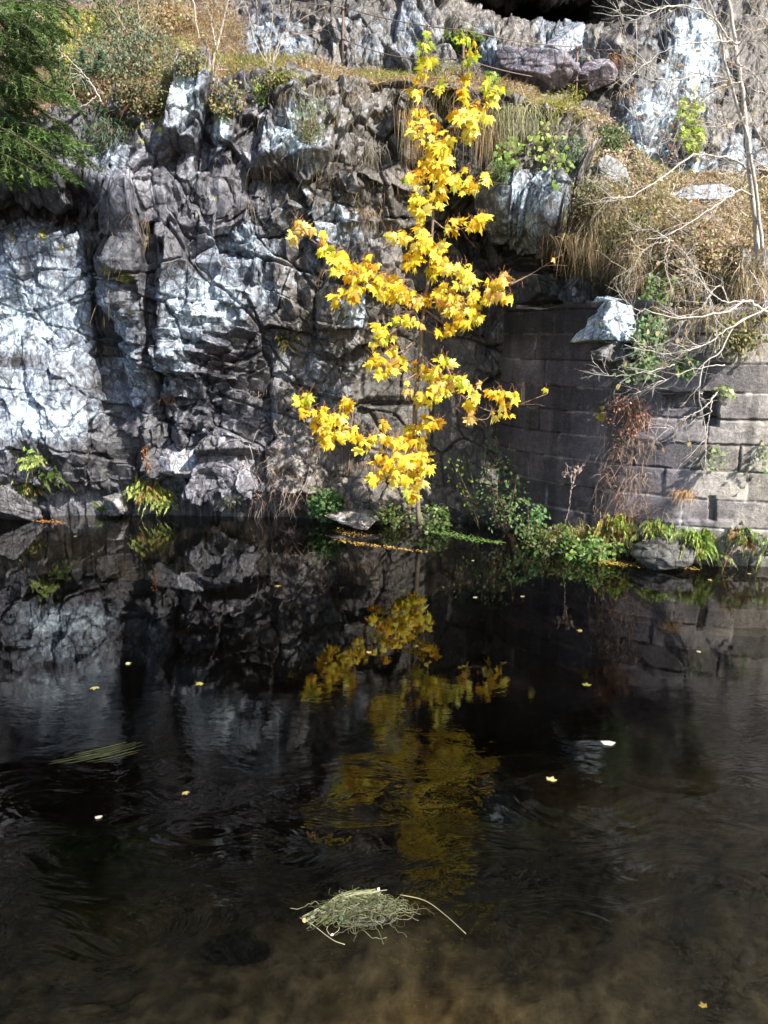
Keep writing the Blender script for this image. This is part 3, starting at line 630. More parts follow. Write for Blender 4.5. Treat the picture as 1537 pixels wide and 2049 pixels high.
BR = [[(866, 440), (900, 460), (965, 447)], [(868, 392), (925, 378), (978, 364)], [(850, 612, 10.3), (790, 588, 10.1), (710, 545, 10.0), (650, 500, 9.9), (598, 462, 9.9)],
      [(853, 600), (790, 560, 10.2), (745, 540, 10.1)], [(852, 615), (915, 618, 10.1), (975, 592, 10.0), (1032, 560, 9.9)], [(851, 620), (905, 655, 10.2), (960, 630, 10.1)],
      [(847, 640), (800, 655, 10.1), (752, 692, 10.0)], [(840, 728), (800, 722, 10.1), (748, 740, 10.0)], [(843, 712, 10.3), (880, 745, 10.1), (905, 775, 10.0), (955, 812, 9.9), (1000, 822, 9.9), (1095, 788, 9.8)],
      [(955, 812, 9.9), (945, 835, 9.85), (975, 838, 9.85), (985, 815, 9.85)], [(890, 725, 10.05), (905, 760, 10.0), (900, 775, 10.0)], [(838, 745, 10.3), (812, 765, 10.2), (815, 800, 10.1)],
      [(831, 900), (770, 885, 10.0), (700, 868, 9.8), (650, 848, 9.7), (602, 795, 9.7)], [(831, 860), (850, 838, 10.1), (880, 850, 10.1)], [(700, 868, 9.8), (705, 830, 9.8), (690, 805, 9.8)],
      [(832, 940), (790, 945, 9.9), (755, 970, 9.8)], [(832, 945), (850, 950, 9.9), (825, 1002, 9.7)], [(866, 470), (820, 480, 10.1), (785, 485, 10.0)], [(860, 520), (900, 540, 10.1), (945, 560, 10.0)],
      [(842, 235), (835, 265, 10.2), (828, 285, 10.2)], [(856, 280), (890, 275, 10.2), (900, 255, 10.2)], [(920, 260), (955, 240, 10.2), (985, 190, 10.2)], [(868, 395), (840, 365, 10.2), (812, 360, 10.2)],
      [(832, 680), (800, 705, 10.2), (782, 690, 10.2)], [(846, 660), (880, 668, 10.2), (940, 655, 10.1)], [(1020, 570, 9.9), (1060, 550, 9.9), (1100, 525, 9.8)]]
for pl in BR:
    bg_ = Geo(); s_ = spline(pxline(pl, YM), 18); tube(bg_, s_, np.linspace(0.012, 0.003, len(s_)), (0.26, 0.18, 0.13), 5)
    side_twigs(bg_, s_, 6, 0.28, 0.003, 0, (0.30, 0.17, 0.12), tips, bias=(0, -0.2, 0.1), spread=0.5)
    bg_.build('branch', M_BARK, root, org)
CL = """850 72 9 10 4 l;850 98 15 16 9 l;857 128 15 14 9 g;845 150 13 10 6 y;832 180 11 16 8 o;838 198 10 8 4 y;846 228 22 14 17 o;832 262 15 20 14 y;864 250 18 14 12 o;882 288 28 20 24 y;850 296 16 14 8 p;
875 325 32 22 32 y;852 345 22 20 18 o;888 355 26 20 26 y;830 362 18 12 11 y;815 358 10 10 5 g;862 388 36 18 30 y;838 412 22 14 18 y;880 408 18 14 14 y;848 430 16 10 9 y;840 458 11 11 6 y;
938 88 16 9 7 l;918 84 11 8 4 l;942 118 14 18 12 g;936 158 9 9 5 o;930 196 14 12 10 o;988 184 22 16 17 g;985 205 18 10 9 y;890 172 13 12 6 g;880 188 9 9 4 y;932 232 24 14 18 y;962 215 18 12 9 o;972 236 12 10 6 y;915 238 14 12 8 o;
944 256 18 14 13 y;934 284 11 14 9 y;912 366 14 11 8 g;930 362 12 10 5 g;950 378 18 11 10 y;968 362 13 12 8 g;928 388 8 7 3 o;900 458 13 9 7 y;914 445 11 8 6 y;948 452 14 12 8 o;966 444 14 11 8 y;
798 480 22 12 13 y;838 482 30 14 20 y;860 498 28 16 24 y;828 520 22 12 14 o;880 520 18 12 12 y;905 540 24 12 15 y;938 552 18 18 17 y;868 548 16 10 9 g;888 588 14 18 14 o;925 572 16 10 8 y;820 540 14 10 7 y;
602 456 15 12 12 p;592 476 12 9 6 p;645 474 10 8 5 o;622 468 10 8 4 p;652 502 14 10 9 g;680 520 26 14 18 y;700 545 30 20 32 y;735 565 30 20 30 y;700 590 24 12 14 o;672 602 10 8 6 y;740 538 20 8 9 o;768 582 28 16 24 y;800 592 28 16 24 y;825 608 18 12 12 p;770 560 15 10 8 y;
790 570 20 12 10 y;862 606 24 12 17 y;900 606 30 14 26 p;932 618 26 14 20 y;965 600 24 14 18 y;905 628 24 12 14 y;945 640 22 10 12 y;990 590 18 9 9 p;1003 562 13 12 9 p;985 572 12 12 8 o;1028 596 6 8 3 y;1012 600 10 6 3 y;910 652 26 12 14 o;885 668 16 8 7 o;935 655 8 10 4 y;900 670 8 6 2 y;
795 648 16 11 11 g;822 646 14 10 10 y;768 660 14 10 8 g;760 682 16 10 9 g;745 692 8 6 4 y;782 682 12 8 5 y;848 654 7 9 3 p;788 708 14 12 10 y;760 728 20 12 14 o;770 748 18 10 11 y;812 738 12 9 7 y;800 722 10 6 3 y;
838 744 20 9 11 y;865 752 18 11 14 y;875 768 14 12 10 y;888 724 14 10 8 g;900 740 7 10 4 y;868 790 30 14 26 y;850 805 20 8 10 y;890 775 16 12 11 p;910 762 14 10 9 g;925 776 12 10 8 g;952 790 11 12 9 y;962 775 5 5 2 p;940 818 11 9 7 o;942 840 7 9 4 p;
998 800 17 14 13 o;1022 796 11 10 6 y;1012 815 9 8 5 y;985 835 4 4 2 y;998 836 4 4 2 y;1018 832 6 9 3 o;1096 790 5 7 1 y;985 790 8 6 3 o;870 852 11 9 7 y;850 842 9 7 5 y;818 788 8 7 4 p;812 770 6 5 2 y;
608 800 18 11 13 g;612 822 13 16 10 o;650 830 20 12 15 o;640 850 18 16 14 o;668 845 14 12 9 o;692 812 16 9 9 o;705 820 8 8 4 o;685 838 10 10 6 g;650 872 20 11 13 y;660 888 16 10 10 o;695 868 20 12 15 y;705 880 14 10 8 o;732 884 10 9 6 y;728 902 10 8 5 y;
765 855 11 9 6 o;760 880 14 8 8 y;790 882 18 10 11 y;820 868 16 11 12 y;845 862 14 12 9 y;830 890 18 10 12 y;808 900 14 8 8 o;845 888 12 12 9 y;765 925 18 14 14 o;800 928 26 16 26 y;840 920 22 14 20 y;855 940 13 12 10 y;775 950 22 14 19 y;
820 948 30 16 32 y;750 962 10 12 8 o;805 966 22 10 14 y;835 970 16 10 10 y;822 992 16 9 10 g;828 1004 7 7 4 y;1112 524 4 4 1 p;845 130 8 8 3 g;928 340 5 5 1 o;900 278 6 6 2 o;740 515 8 6 3 o"""
PAL = dict(y=YEL, o=ORA, g=YGR, l=LIM, p=PALEY)
lp = {k: [] for k in PAL}
def branch_depth(px, py):
    best = 1e9; Yb = YM
    for pl in BR:
        for q_ in pl:
            dd = (q_[0] - px) ** 2 + (q_[1] - py) ** 2
            if dd < best: best = dd; Yb = q_[2] if len(q_) > 2 else YM
    return Yb
for item in CL.replace('\n', '').split(';'):
    f = item.split(); cx, cy, rx, ry = map(float, f[:4]); n = max(1, int(float(f[4]) * (1.18 if cy > 420 else 0.92))); Yc = branch_depth(cx, cy) - 0.05
    for _ in range(n):
        a_ = rng.uniform(0, 2 * math.pi); r_ = math.sqrt(rng.uniform(0, 1))
        k = f[5] if rng.uniform() < 0.78 else ('y' if f[5] != 'y' else 'o')
        lp[k].append(at(cx + rx * r_ * math.cos(a_), cy - 7 + ry * r_ * math.sin(a_), Yc + rng.normal(0, 0.13)))
cg = Geo(); pg = Geo()
for k, v_ in lp.items():
    v_ = np.array(v_); [leaves(cg, MAPLES[q0], v_[q0::5], sz_, PAL[k], face=VIEW, loose=0.85, up=(0, -0.15, -1), amt=0.18) for q0, sz_ in enumerate((0.122, 0.105, 0.13, 0.092, 0.11))]
    for p in v_[::1]:
        e_ = p + np.array([rng.normal(0, 0.05), 0.05, rng.uniform(0.03, 0.12)]); tube(pg, [e_, (e_ + p) / 2 + [0, 0, 0.01], p], 0.0014, (0.5, 0.22, 0.10), 3)
cg.build('crown', M_MAPLE, root, org); pg.build('leaf_stalks', M_BARK, root, org)['kind'] = 'stuff'

# ------------------------------------------------------------------ spruce at the left edge
def needle_branch(ng, wg, pl, Y, dens, cols, ln=0.055, hang=0.35, wid=0.16):
    s_ = spline(pxline(pl, Y), 26); tube(wg, s_, np.linspace(0.014, 0.004, len(s_)), (0.14, 0.10, 0.07), 5)
    T = unit(np.gradient(s_, axis=0)); base = []; dirs = []
    for k in range(dens):
        f = rng.uniform(0.12, 1); i = min(len(s_) - 1, int(f * len(s_))); L = wid * 2.2 * (1.15 - f) + wid * 0.7
        sidev = unit(np.cross(T[i], [0, 0, 1])) * rng.choice([-1, 1])
        dd = unit(T[i] * 0.8 + sidev * rng.uniform(0.3, 1) + np.array([0, 0, -hang]) * rng.uniform(0, 1.6) + rng.normal(0, 0.15, 3))
        tt = np.linspace(0, 1, 22)[:, None]; q_ = s_[i] + dd * L * tt + np.array([0, 0, -1]) * (L * 0.25 * tt ** 2)
        tube(wg, q_[::5], 0.002, (0.16, 0.11, 0.07), 3)
        for rep_ in range(2):
            base.append(q_); dirs.append(unit(dd + rng.normal(0, 0.55, (22, 3))))
    base = np.concatenate(base); dirs = np.concatenate(dirs); n = len(base)
    nr = unit(np.cross(dirs, rng.normal(0, 1, (n, 3))))
    instances(ng, NEEDLE[0], NEEDLE[1], base, rot_from(nr, dirs), ln * rng.uniform(0.7, 1.25, n)[:, None] * np.array([[1.6, 1, 1]]), pick(cols, n, 0.25))
sp = empty('spruce_tree', at(-70, 400, 11.4)); tag(sp, 'dark green spruce with drooping needle branches at the left edge of the cliff', 'spruce tree')
so_ = np.array(sp.location); tg = Geo(); tr_ = spline(pxline([(-70, 400), (-60, 200), (-45, 0), (-30, -220)], 11.3), 20)
tube(tg, tr_, np.linspace(0.13, 0.05, len(tr_)), (0.12, 0.09, 0.07), 9); tg.build('trunk', M_BARK, sp, so_)
ng = Geo(); wg = Geo()
SPG = [(0.06, 0.12, 0.03), (0.10, 0.18, 0.045), (0.15, 0.24, 0.07), (0.035, 0.07, 0.025)]
for i, (x1, y1, x2, y2) in enumerate([(-50, 20, 60, 70), (-50, 60, 45, 125), (-55, 90, 100, 175), (-55, 130, 50, 215), (-60, 160, 130, 250), (-60, 200, 90, 262), (-60, 215, 172, 318), (-60, 250, 60, 300),
                                     (-60, 255, 140, 345), (-60, 280, 110, 300), (-60, 300, 25, 352), (-50, -40, 50, 25), (-50, -80, 110, -10), (-55, 40, 30, 90), (-60, 180, 60, 180), (-60, 230, 165, 285), (-55, 100, 40, 155), (-60, 290, 80, 350), (-50, 30, 120, 60), (-50, 10, 150, 20), (-55, 60, 110, 120), (-60, 120, 140, 200), (-60, 230, 120, 330)]):
    yy = 11.0 - 0.03 * i; kk = [0.45, 1.1, 0.7, 1.35][i % 4]
    needle_branch(ng, wg, [(x1, y1, 11.3), ((x1 + x2) / 2, (y1 + y2) / 2 - 10, yy), (x2, y2, yy - 0.15)], yy, 50, [tuple(v * kk for v in c_) for c_ in SPG])
ng.build('needles', M_NEEDLE, sp, so_); wg.build('branches', M_BARK, sp, so_)
ps = empty('pine_sapling', hit(200, 235)[0]); tag(ps, 'small blue green pine sprig poking out of the dry shrubs at upper left', 'pine sapling')
ng = Geo(); wg = Geo(); po = np.array(ps.location); Yp = po[1]
for pl in ([(175, 200), (195, 215), (215, 250)], [(215, 235), (235, 245), (255, 245)], [(185, 190), (172, 160), (165, 110)], [(165, 150), (190, 130), (200, 110)], [(195, 215), (222, 222), (240, 235)]):
    needle_branch(ng, wg, pl, Yp - 0.25, 16, BLUEG, 0.07, 0.0, 0.05)
ng.build('needles', M_NEEDLE, ps, po); wg.build('branches', M_BARK, ps, po)

# ------------------------------------------------------------------ generic plants
def ppm(P): return F / depth_of(P)          # photo pixels per metre there
def leafy(name, label, cat, px, py, w_, h_, n, tpl, cols, size, stems=7, group=None, base=None, out_=0.12, loose=0.9, up=(0, 0, -0.6), stemc=(0.20, 0.14, 0.09), mat=None, depth_=0.5):
    """bushy plant filling an ellipse of the photo centred at px, py, rooted at base"""
    n = int(n * 1.5); size = size * 1.12
    bx_, by_ = base if base else (px, py + h_ * 0.45)
    P, nr = hit(bx_, by_); C_, _ = hit(px, py); Yc = min(C_[1], P[1] + 0.35) - out_; C_ = at(px, py, Yc)
    k = ppm(C_); rx, rz = w_ / 2 / k, h_ / 2 / k
    o = empty(name, P); tag(o, label, cat, group); sg = Geo(); lg = Geo(); pts = []
    for i in range(stems):
        a_ = rng.uniform(0, 2 * math.pi); r_ = rng.uniform(0.4, 1.0)
        e_ = C_ + np.array([rx * r_ * math.cos(a_), rng.normal(0, rx * depth_), rz * r_ * math.sin(a_)])
        mid = (P + e_) / 2 + rng.normal(0, 0.12 * rx, 3) + np.array([0, -0.05, 0.12 * rz])
        s_ = spline([P, mid, e_], 12); tube(sg, s_, np.linspace(0.006, 0.002, len(s_)), jit(stemc, 1)[0], 4); pts.append(s_[4:])
    pts = np.vstack(pts); m_ = int(n * 0.55)
    A = pts[rng.integers(0, len(pts), m_)] + rng.normal(0, 0.10 * (rx + rz), (m_, 3))
    v_ = rng.normal(0, 1, (n - m_, 3)); v_ = unit(v_) * rng.uniform(0.3, 1, (n - m_, 1)) ** 0.5
    B = C_ + v_ * np.array([rx, (rx + rz) / 2 * depth_, rz])
    B = B[(fbm(B[:, 0] * 7, B[:, 2] * 7, 17, 2) > -0.12)]
    leaves(lg, tpl, np.vstack([A, B]), size, cols, loose=loose, up=up, amt=0.3)
    sg.build('stems', M_BARK, o, P); lg.build('foliage', mat or M_LEAF, o, P); return o
def tuft(name, label, cat, px, py, n, L, cols, up=(0, -0.5, 1.0), spread=0.45, droop=0.6, width=0.004, w_=20, group=None, kind=None):
    P, nr = hit(px, py); k = ppm(P)
    b_ = P + rng.normal(0, 1, (n, 3)) * np.array([w_ / 2 / k, 0.03, 0.02])
    g_ = Geo(); blades(g_, b_, np.asarray(up) + rng.normal(0, spread, (n, 3)), L * rng.uniform(0.5, 1.2, n), droop * rng.uniform(0.6, 1.4, n), width, pick(cols, n, 0.25), 5)
    o = g_.build(name, M_GRASS, None, P); tag(o, label, cat, group, kind); return o
def fern(label, px, py, nf, L, cols, group=None, lean=(0, -0.8, 0.9), spread=0.6, hangc=None):
    P, nr = hit(px, py); P = P + [0, -0.12, 0.02]; o = empty('fern', P); tag(o, label, 'fern', group); L *= 1.15; nf = int(nf * 1.9)
    for k in range(nf):
        g_ = Geo(); d_ = unit(np.asarray(lean, float) + rng.normal(0, spread, 3) * np.array([1.9, 0.9, 1.1])); l_ = L * rng.uniform(0.5, 1.15); t = np.linspace(0, 1, 26)[:, None]
        s_ = P + rng.normal(0, 1, 3) * np.array([0.08, 0.05, 0.06]) + l_ * (d_ * t * (1 - 0.25 * t) + np.array([0, 0, -1]) * (0.6 * t ** 2)); tube(g_, s_[::3], 0.0025, (0.25, 0.22, 0.08), 3)
        T = unit(np.gradient(s_, axis=0)); sv = unit(np.cross(T, VIEW + rng.normal(0, 0.25, 3))); wl_ = l_ * 0.17 * np.sin(np.pi * np.clip(t * 0.9 + 0.1, 0, 1)) ** 0.8
        c_ = pick(hangc if (hangc and k % 4 == 0) else cols, 1, 0.2)[0]
        for sgn in (-1, 1):
            dd = unit(sv * sgn + T * 0.45 + rng.normal(0, 0.08, T.shape)); nv = unit(np.cross(dd, T) + 0.001)
            instances(g_, OVATE[0], OVATE[1], s_[2:], rot_from(nv[2:], dd[2:]), np.hstack([wl_[2:] * 0.20, wl_[2:], wl_[2:]]) * rng.uniform(0.45, 1.25, (len(s_) - 2, 1)), pick([c_], len(s_) - 2, 0.4))
        g_.build('frond', M_LEAF, o, P)
    return o
FG = [(0.48, 0.62, 0.20), (0.36, 0.52, 0.14), (0.58, 0.66, 0.26)]; FY = [(0.55, 0.48, 0.12), (0.42, 0.30, 0.12)]
fern('bright green fern hanging over the water at the far left edge', 62, 975, 51, 0.33, FG, 'ferns along the waterline', hangc=FY)
fern('small green fern frond above the leftmost waterline fern', 75, 925, 25, 0.21, FG, 'ferns along the waterline')
fern('green fern reaching right over the shadowed rock beside the leftmost fern', 105, 955, 15, 0.26, GREEN, 'ferns along the waterline', lean=(0.8, -0.6, 0.6))
fern('yellowing fern clump overhanging the water below the white boulder', 305, 982, 64, 0.34, FG + FY, 'ferns along the waterline', hangc=FY)
fern('fresh green fern beside the yellowing fern below the white boulder', 335, 1000, 28, 0.24, FG, 'ferns along the waterline', lean=(0.2, -0.8, 0.6))
fern('small fern on the dark undercut rock right of the yellowing clump', 460, 1000, 15, 0.13, GREEN, 'ferns along the waterline')
fern('large pale fern in front of the straw coloured grasses at the foot of the wall', 1225, 1060, 44, 0.43, FG + FY, 'ferns below the stone wall', hangc=STRAW)
fern('light green fern arching over the dark gap under the wall', 1310, 1062, 32, 0.33, FG, 'ferns below the stone wall', hangc=STRAW)
fern('full bright fern hanging to the water right of the dark gap', 1378, 1085, 64, 0.34, FG, 'ferns below the stone wall')
fern('ragged fern with dead pink leaves below the corner of the large wall block', 1470, 1075, 37, 0.25, BLUEG + FG, 'ferns below the stone wall', hangc=RUST)
fern('small fern cut off by the right edge of the picture at the waterline', 1530, 1090, 28, 0.24, BLUEG + FG, 'ferns below the stone wall')
fern('olive fern hidden in shade on the grey cliff left of the maple', 575, 690, 22, 0.19, [(0.14, 0.13, 0.04)], None)
tuft('grass_tuft', 'upright green grass tuft growing at the waterline between the ferns', 'grass', 208, 1022, 70, 0.36, [(0.16, 0.26, 0.08), (0.28, 0.36, 0.14)], spread=0.35, droop=0.35, width=0.005, w_=16)
leafy('water_plant', 'leafy green plant with glossy leaves at the water left of the maple', 'plant', 655, 1010, 72, 78, 330, IVY, [(0.10, 0.22, 0.06), (0.18, 0.32, 0.10), (0.07, 0.14, 0.05)], 0.055, 12, base=(655, 1035), out_=0.25)
leafy('bank_plant', 'low dark green plant on the bank under the lowest maple leaves', 'plant', 790, 1028, 110, 45, 300, IVY, GREEN + [(0.25, 0.24, 0.12)], 0.05, 12, out_=0.2)
leafy('bank_plant', 'mixed leafy plant on the bank right of the maple foot', 'plant', 868, 1035, 70, 60, 300, IVY, GREEN + [(0.18, 0.30, 0.08), (0.35, 0.36, 0.22)], 0.05, 12, out_=0.2)
leafy('bramble', 'thin bramble stem with a few green leaves left of the ivy mound', 'bramble', 925, 945, 70, 70, 60, OVATE, GREEN + LIME, 0.05, 5, base=(960, 1060), out_=0.3)
leafy('bramble', 'tall leafy bramble mound before the left end of the stone wall', 'bramble', 1000, 965, 95, 110, 330, OVATE, [(0.08, 0.17, 0.06), (0.16, 0.28, 0.12), (0.22, 0.17, 0.10)], 0.055, 14, base=(1015, 1070), out_=0.35)
leafy('bramble', 'bright leafed bramble shoot at the wall foot right of the tall mound', 'bramble', 1055, 1025, 75, 75, 260, OVATE, [(0.12, 0.25, 0.09), (0.20, 0.34, 0.13)], 0.055, 10, base=(1065, 1085), out_=0.3)
leafy('bramble', 'long bramble whip rising above the mound against the dark rock', 'bramble', 985, 900, 36, 60, 26, OVATE, [(0.14, 0.26, 0.10)], 0.05, 3, base=(1012, 960), out_=0.35)
leafy('bank_shrub', 'dark tangled leaves trailing into the water below the bramble shoot', 'shrub', 1100, 1075, 120, 60, 420, IVY, GREEN + [(0.16, 0.15, 0.09)], 0.045, 14, out_=0.3)
leafy('bank_shrub', 'fresh green low leaves at the waterline under the straw grasses', 'shrub', 1185, 1095, 130, 55, 520, IVY, [(0.10, 0.20, 0.05), (0.16, 0.30, 0.08), (0.24, 0.36, 0.10)], 0.045, 14, out_=0.3)
tuft('reed_grass', 'tall straw yellow grass clump at the wall foot above the low green leaves', 'grass', 1200, 1075, 420, 0.62, [(0.48, 0.44, 0.14), (0.36, 0.36, 0.12), (0.52, 0.42, 0.2), (0.30, 0.22, 0.1)], spread=0.5, droop=0.75, width=0.004, w_=110)
tuft('reed_grass', 'short yellow green grass spike left of the tall straw clump', 'grass', 1145, 1070, 90, 0.34, LIME + STRAW, spread=0.35, droop=0.4, w_=30)
leafy('dead_vine', 'rust red dead vine hanging in a mat down the stone wall', 'vine', 1258, 835, 110, 90, 260, SCRAP, [(0.42, 0.22, 0.15), (0.5, 0.32, 0.24)], 0.03, 70, base=(1255, 800), out_=0.1, stemc=(0.46, 0.26, 0.19), depth_=0.25)
tuft('dead_grass', 'dry tuft stuck out from a joint low on the stone wall', 'grass', 1372, 985, 120, 0.24, [(0.5, 0.32, 0.16), (0.6, 0.42, 0.25)], up=(-0.6, -1, 0.2), spread=0.4, droop=0.5, width=0.003, w_=22)
# ------------------------------------------------------------------ ground cover of the ledges (nobody could count it)
vis = (PX > -40) & (PX < 1580) & (PY > -30) & (PY < 620)
wgt = (up_w > 0.25) & vis & (P0[..., 2] < 8.6)
cand = np.argwhere(wgt)
def scatter(n, mask_px=None):
    c = cand[rng.integers(0, len(cand), n)]
    p = P1[c[:, 0], c[:, 1]] + rng.normal(0, 0.012, (n, 3)); return p, PX[c[:, 0], c[:, 1]], PY[c[:, 0], c[:, 1]]
p, qx, qy = scatter(30000); keep = fbm(p[:, 0] * 1.6, p[:, 1] * 1.6, 501, 3) > -0.25; p = p[keep]
g_ = Geo(); n = len(p); gg = fbm(p[:, 0] * 1.1, p[:, 1] * 1.1, 502, 3)
cl = np.where((gg > 0.08)[:, None], pick([(0.26, 0.30, 0.07), (0.38, 0.38, 0.11), (0.16, 0.20, 0.05)], n), pick(STRAW, n))
blades(g_, p, np.array([0, -0.35, 0.8]) + rng.normal(0, 0.6, (n, 3)), rng.uniform(0.08, 0.30, n), rng.uniform(0.3, 1.0, n), 0.0034, cl, 3)
o = g_.build('grass', M_GRASS); tag(o, 'short dry and green grass covering the ledges above the cliff', 'grass', kind='stuff')
p, qx, qy = scatter(9000); g_ = Geo(); n = len(p)
leaves(g_, SCRAP, p + [0, 0, 0.02], 0.035, STRAW + [(0.5, 0.42, 0.22), (0.34, 0.2, 0.11)], face=(0, -0.4, 1.0), loose=0.5, up=(0, -1, 0))
o = g_.build('leaf_litter', M_LEAF); tag(o, 'brown fallen leaves strewn over the ledges', 'leaf litter', kind='stuff')
c_ = cand[(PX[cand[:, 0], cand[:, 1]] > 1120)]; c_ = c_[rng.integers(0, len(c_), 5200)]; p = P1[c_[:, 0], c_[:, 1]] + [0, -0.03, 0.04]
g_ = Geo(); leaves(g_, SCRAP, p, 0.045, [(0.62, 0.56, 0.48), (0.5, 0.42, 0.34), (0.42, 0.27, 0.15), (0.2, 0.15, 0.11)], face=(0, -0.6, 0.7), loose=0.8)
o = g_.build('leaf_litter', M_LEAF); tag(o, 'bleached curled leaves lying on the slope under the leaning tree', 'leaf litter', kind='stuff')
# dry stalks and roots clinging to the rock face
def field(name, label, cat, boxes, cols, up, L, droop, width, spread=0.4, seg=4):
    B_ = [];
    for x0, y0, x1, y1, n in boxes:
        for _ in range(n):
            P, nr = hit(rng.uniform(x0, x1), rng.uniform(y0, y1)); B_.append(P)
    B_ = np.array(B_); n = len(B_); g_ = Geo()
    blades(g_, B_, np.asarray(up) + rng.normal(0, spread, (n, 3)), L * rng.uniform(0.4, 1.3, n), droop * rng.uniform(0.4, 1.4, n), width, pick(cols, n, 0.25), seg)
    o = g_.build(name, M_GRASS); tag(o, label, cat, kind='stuff'); return o
field('dead_stalks', 'tangle of thin pinkish dead stalks over the rock left of the maple foot', 'dead stalks', [(540, 850, 650, 1010, 420), (500, 930, 600, 1020, 180), (480, 780, 560, 960, 120)],
      [(0.42, 0.30, 0.26), (0.30, 0.21, 0.18), (0.55, 0.44, 0.38)], (0.1, -0.6, -0.3), 0.24, 0.5, 0.0035, 0.7)
field('hanging_roots', 'fine roots and dry strands hanging from the ledge edge over the rock face', 'roots', [(480, 150, 850, 190, 420), (450, 200, 760, 420, 300), (840, 175, 1010, 235, 420), (180, 480, 250, 800, 130), (120, 420, 300, 480, 90), (560, 350, 800, 480, 150)],
      [(0.26, 0.20, 0.14), (0.38, 0.31, 0.20), (0.18, 0.14, 0.10)], (0, -0.35, -0.8), 0.26, 0.3, 0.0025, 0.35)
field('dead_grass', 'long pink brown dead grass streaming down the wall below the rust red vine', 'grass', [(1200, 800, 1315, 920, 260), (1222, 860, 1290, 1010, 260), (1190, 930, 1310, 1040, 220), (1180, 1000, 1340, 1050, 120)],
      [(0.58, 0.42, 0.34), (0.46, 0.31, 0.24), (0.68, 0.55, 0.45), (0.42, 0.24, 0.17)], (0, -0.45, -0.5), 0.20, 0.5, 0.0022, 0.75, 5)
field('slope_grass', 'long bleached dead grass matted over the slope above the stone wall', 'grass', [(1130, 400, 1300, 540, 2400), (1250, 440, 1530, 590, 4000), (1180, 330, 1330, 420, 1200), (1300, 380, 1537, 450, 2000)],
      STRAW + [(0.66, 0.58, 0.46), (0.74, 0.65, 0.54), (0.62, 0.50, 0.42)] + [(0.36, 0.22, 0.13), (0.20, 0.23, 0.07), (0.15, 0.18, 0.06), (0.5, 0.42, 0.3)], (-0.1, -0.7, -0.1), 0.30, 0.8, 0.0032, 0.55, 5)
field('overhanging_grass', 'mat of dead grass and roots spilling over the top edge of the stone wall', 'grass', [(1190, 560, 1300, 600, 200), (1300, 600, 1537, 640, 700), (1040, 560, 1190, 592, 160), (1330, 640, 1537, 700, 160)],
      STRAW + [(0.16, 0.18, 0.07), (0.14, 0.10, 0.07)], (0, -0.6, -0.5), 0.24, 0.7, 0.003, 0.6, 5)
field('slope_leaves', 'dry stems and dead fronds covering the upper terrace at left', 'dead stems', [(180, 0, 480, 140, 900), (90, 100, 370, 230, 700), (360, 60, 560, 150, 400), (0, 0, 200, 60, 200)],
      STRAW + RUST + [(0.25, 0.27, 0.10)], (0, -0.5, 0.8), 0.34, 0.6, 0.0032, 0.6, 5)

# ------------------------------------------------------------------ shrubs and herbs, each a thing
SMALL = OVATE
leafy('bush', 'dark green bush low on the terrace between the spruce and the recess', 'bush', 135, 165, 90, 90, 900, SMALL, GREEN + [(0.03, 0.06, 0.02), (0.14, 0.20, 0.08)], 0.045, 14, out_=0.12)
leafy('bush', 'deep green leafy bush right behind the spruce crown near the top left', 'bush', 95, 95, 100, 90, 900, SMALL, GREEN + [(0.04, 0.07, 0.03), (0.18, 0.26, 0.08)], 0.05, 14, out_=0.12)
leafy('bush', 'grey green needle bush spilling over the shadowed recess left of centre', 'bush', 215, 265, 110, 60, 700, NEEDLE, BLUEG + [(0.2, 0.17, 0.11)], 0.08, 14, out_=0.15)
leafy('heather', 'blue green heather mound between the spruce and the dead pale branch', 'heather', 195, 120, 120, 110, 1500, SMALL, [(0.14, 0.21, 0.14), (0.22, 0.30, 0.20), (0.07, 0.11, 0.06)], 0.04, 20, out_=0.1)
leafy('heather', 'dull green and russet heather on the lip between recess and pale block', 'heather', 275, 190, 110, 70, 1300, SMALL, [(0.15, 0.18, 0.10), (0.22, 0.22, 0.12), (0.34, 0.22, 0.13), (0.07, 0.09, 0.05)], 0.038, 20, out_=0.12)
leafy('shrub', 'yellow leaved twiggy shrub right of the spruce top branches', 'shrub', 150, 110, 60, 60, 200, SMALL, [(0.6, 0.52, 0.1), (0.45, 0.46, 0.1)], 0.05, 12, out_=0.3)
leafy('heather', 'grey heather cushion beside the foot of the forked sapling', 'heather', 375, 120, 80, 60, 700, SMALL, [(0.22, 0.24, 0.14), (0.34, 0.29, 0.18), (0.12, 0.14, 0.08)], 0.038, 16, out_=0.1)
leafy('heather', 'grey green heather cushion in the middle of the upper left terrace', 'heather', 285, 110, 170, 120, 2600, SMALL, [(0.16, 0.22, 0.15), (0.24, 0.31, 0.22), (0.09, 0.13, 0.08), (0.34, 0.27, 0.17)], 0.04, 24, base=(280, 160), out_=0.1)
leafy('shrub', 'shrub with yellow turning leaves beside the spruce top', 'shrub', 160, 55, 100, 80, 420, SMALL, LIME + [(0.60, 0.50, 0.10), (0.5, 0.42, 0.08)], 0.05, 14, out_=0.2)
leafy('shrub', 'green leafy shrub in the far top left corner', 'shrub', 60, 40, 120, 80, 420, SMALL, GREEN, 0.055, 14, out_=0.2)
leafy('shrub', 'orange tipped fern like spray lying across the yellow shrub', 'shrub', 118, 68, 60, 24, 130, SMALL, [(0.65, 0.35, 0.08), (0.55, 0.50, 0.10), (0.3, 0.4, 0.08)], 0.045, 8, out_=0.45)
leafy('shrub', 'dark evergreen bush filling the terrace top left of the bare saplings', 'shrub', 235, 35, 130, 90, 900, SMALL, GREEN + [(0.04, 0.07, 0.03)], 0.04, 16, out_=0.1)
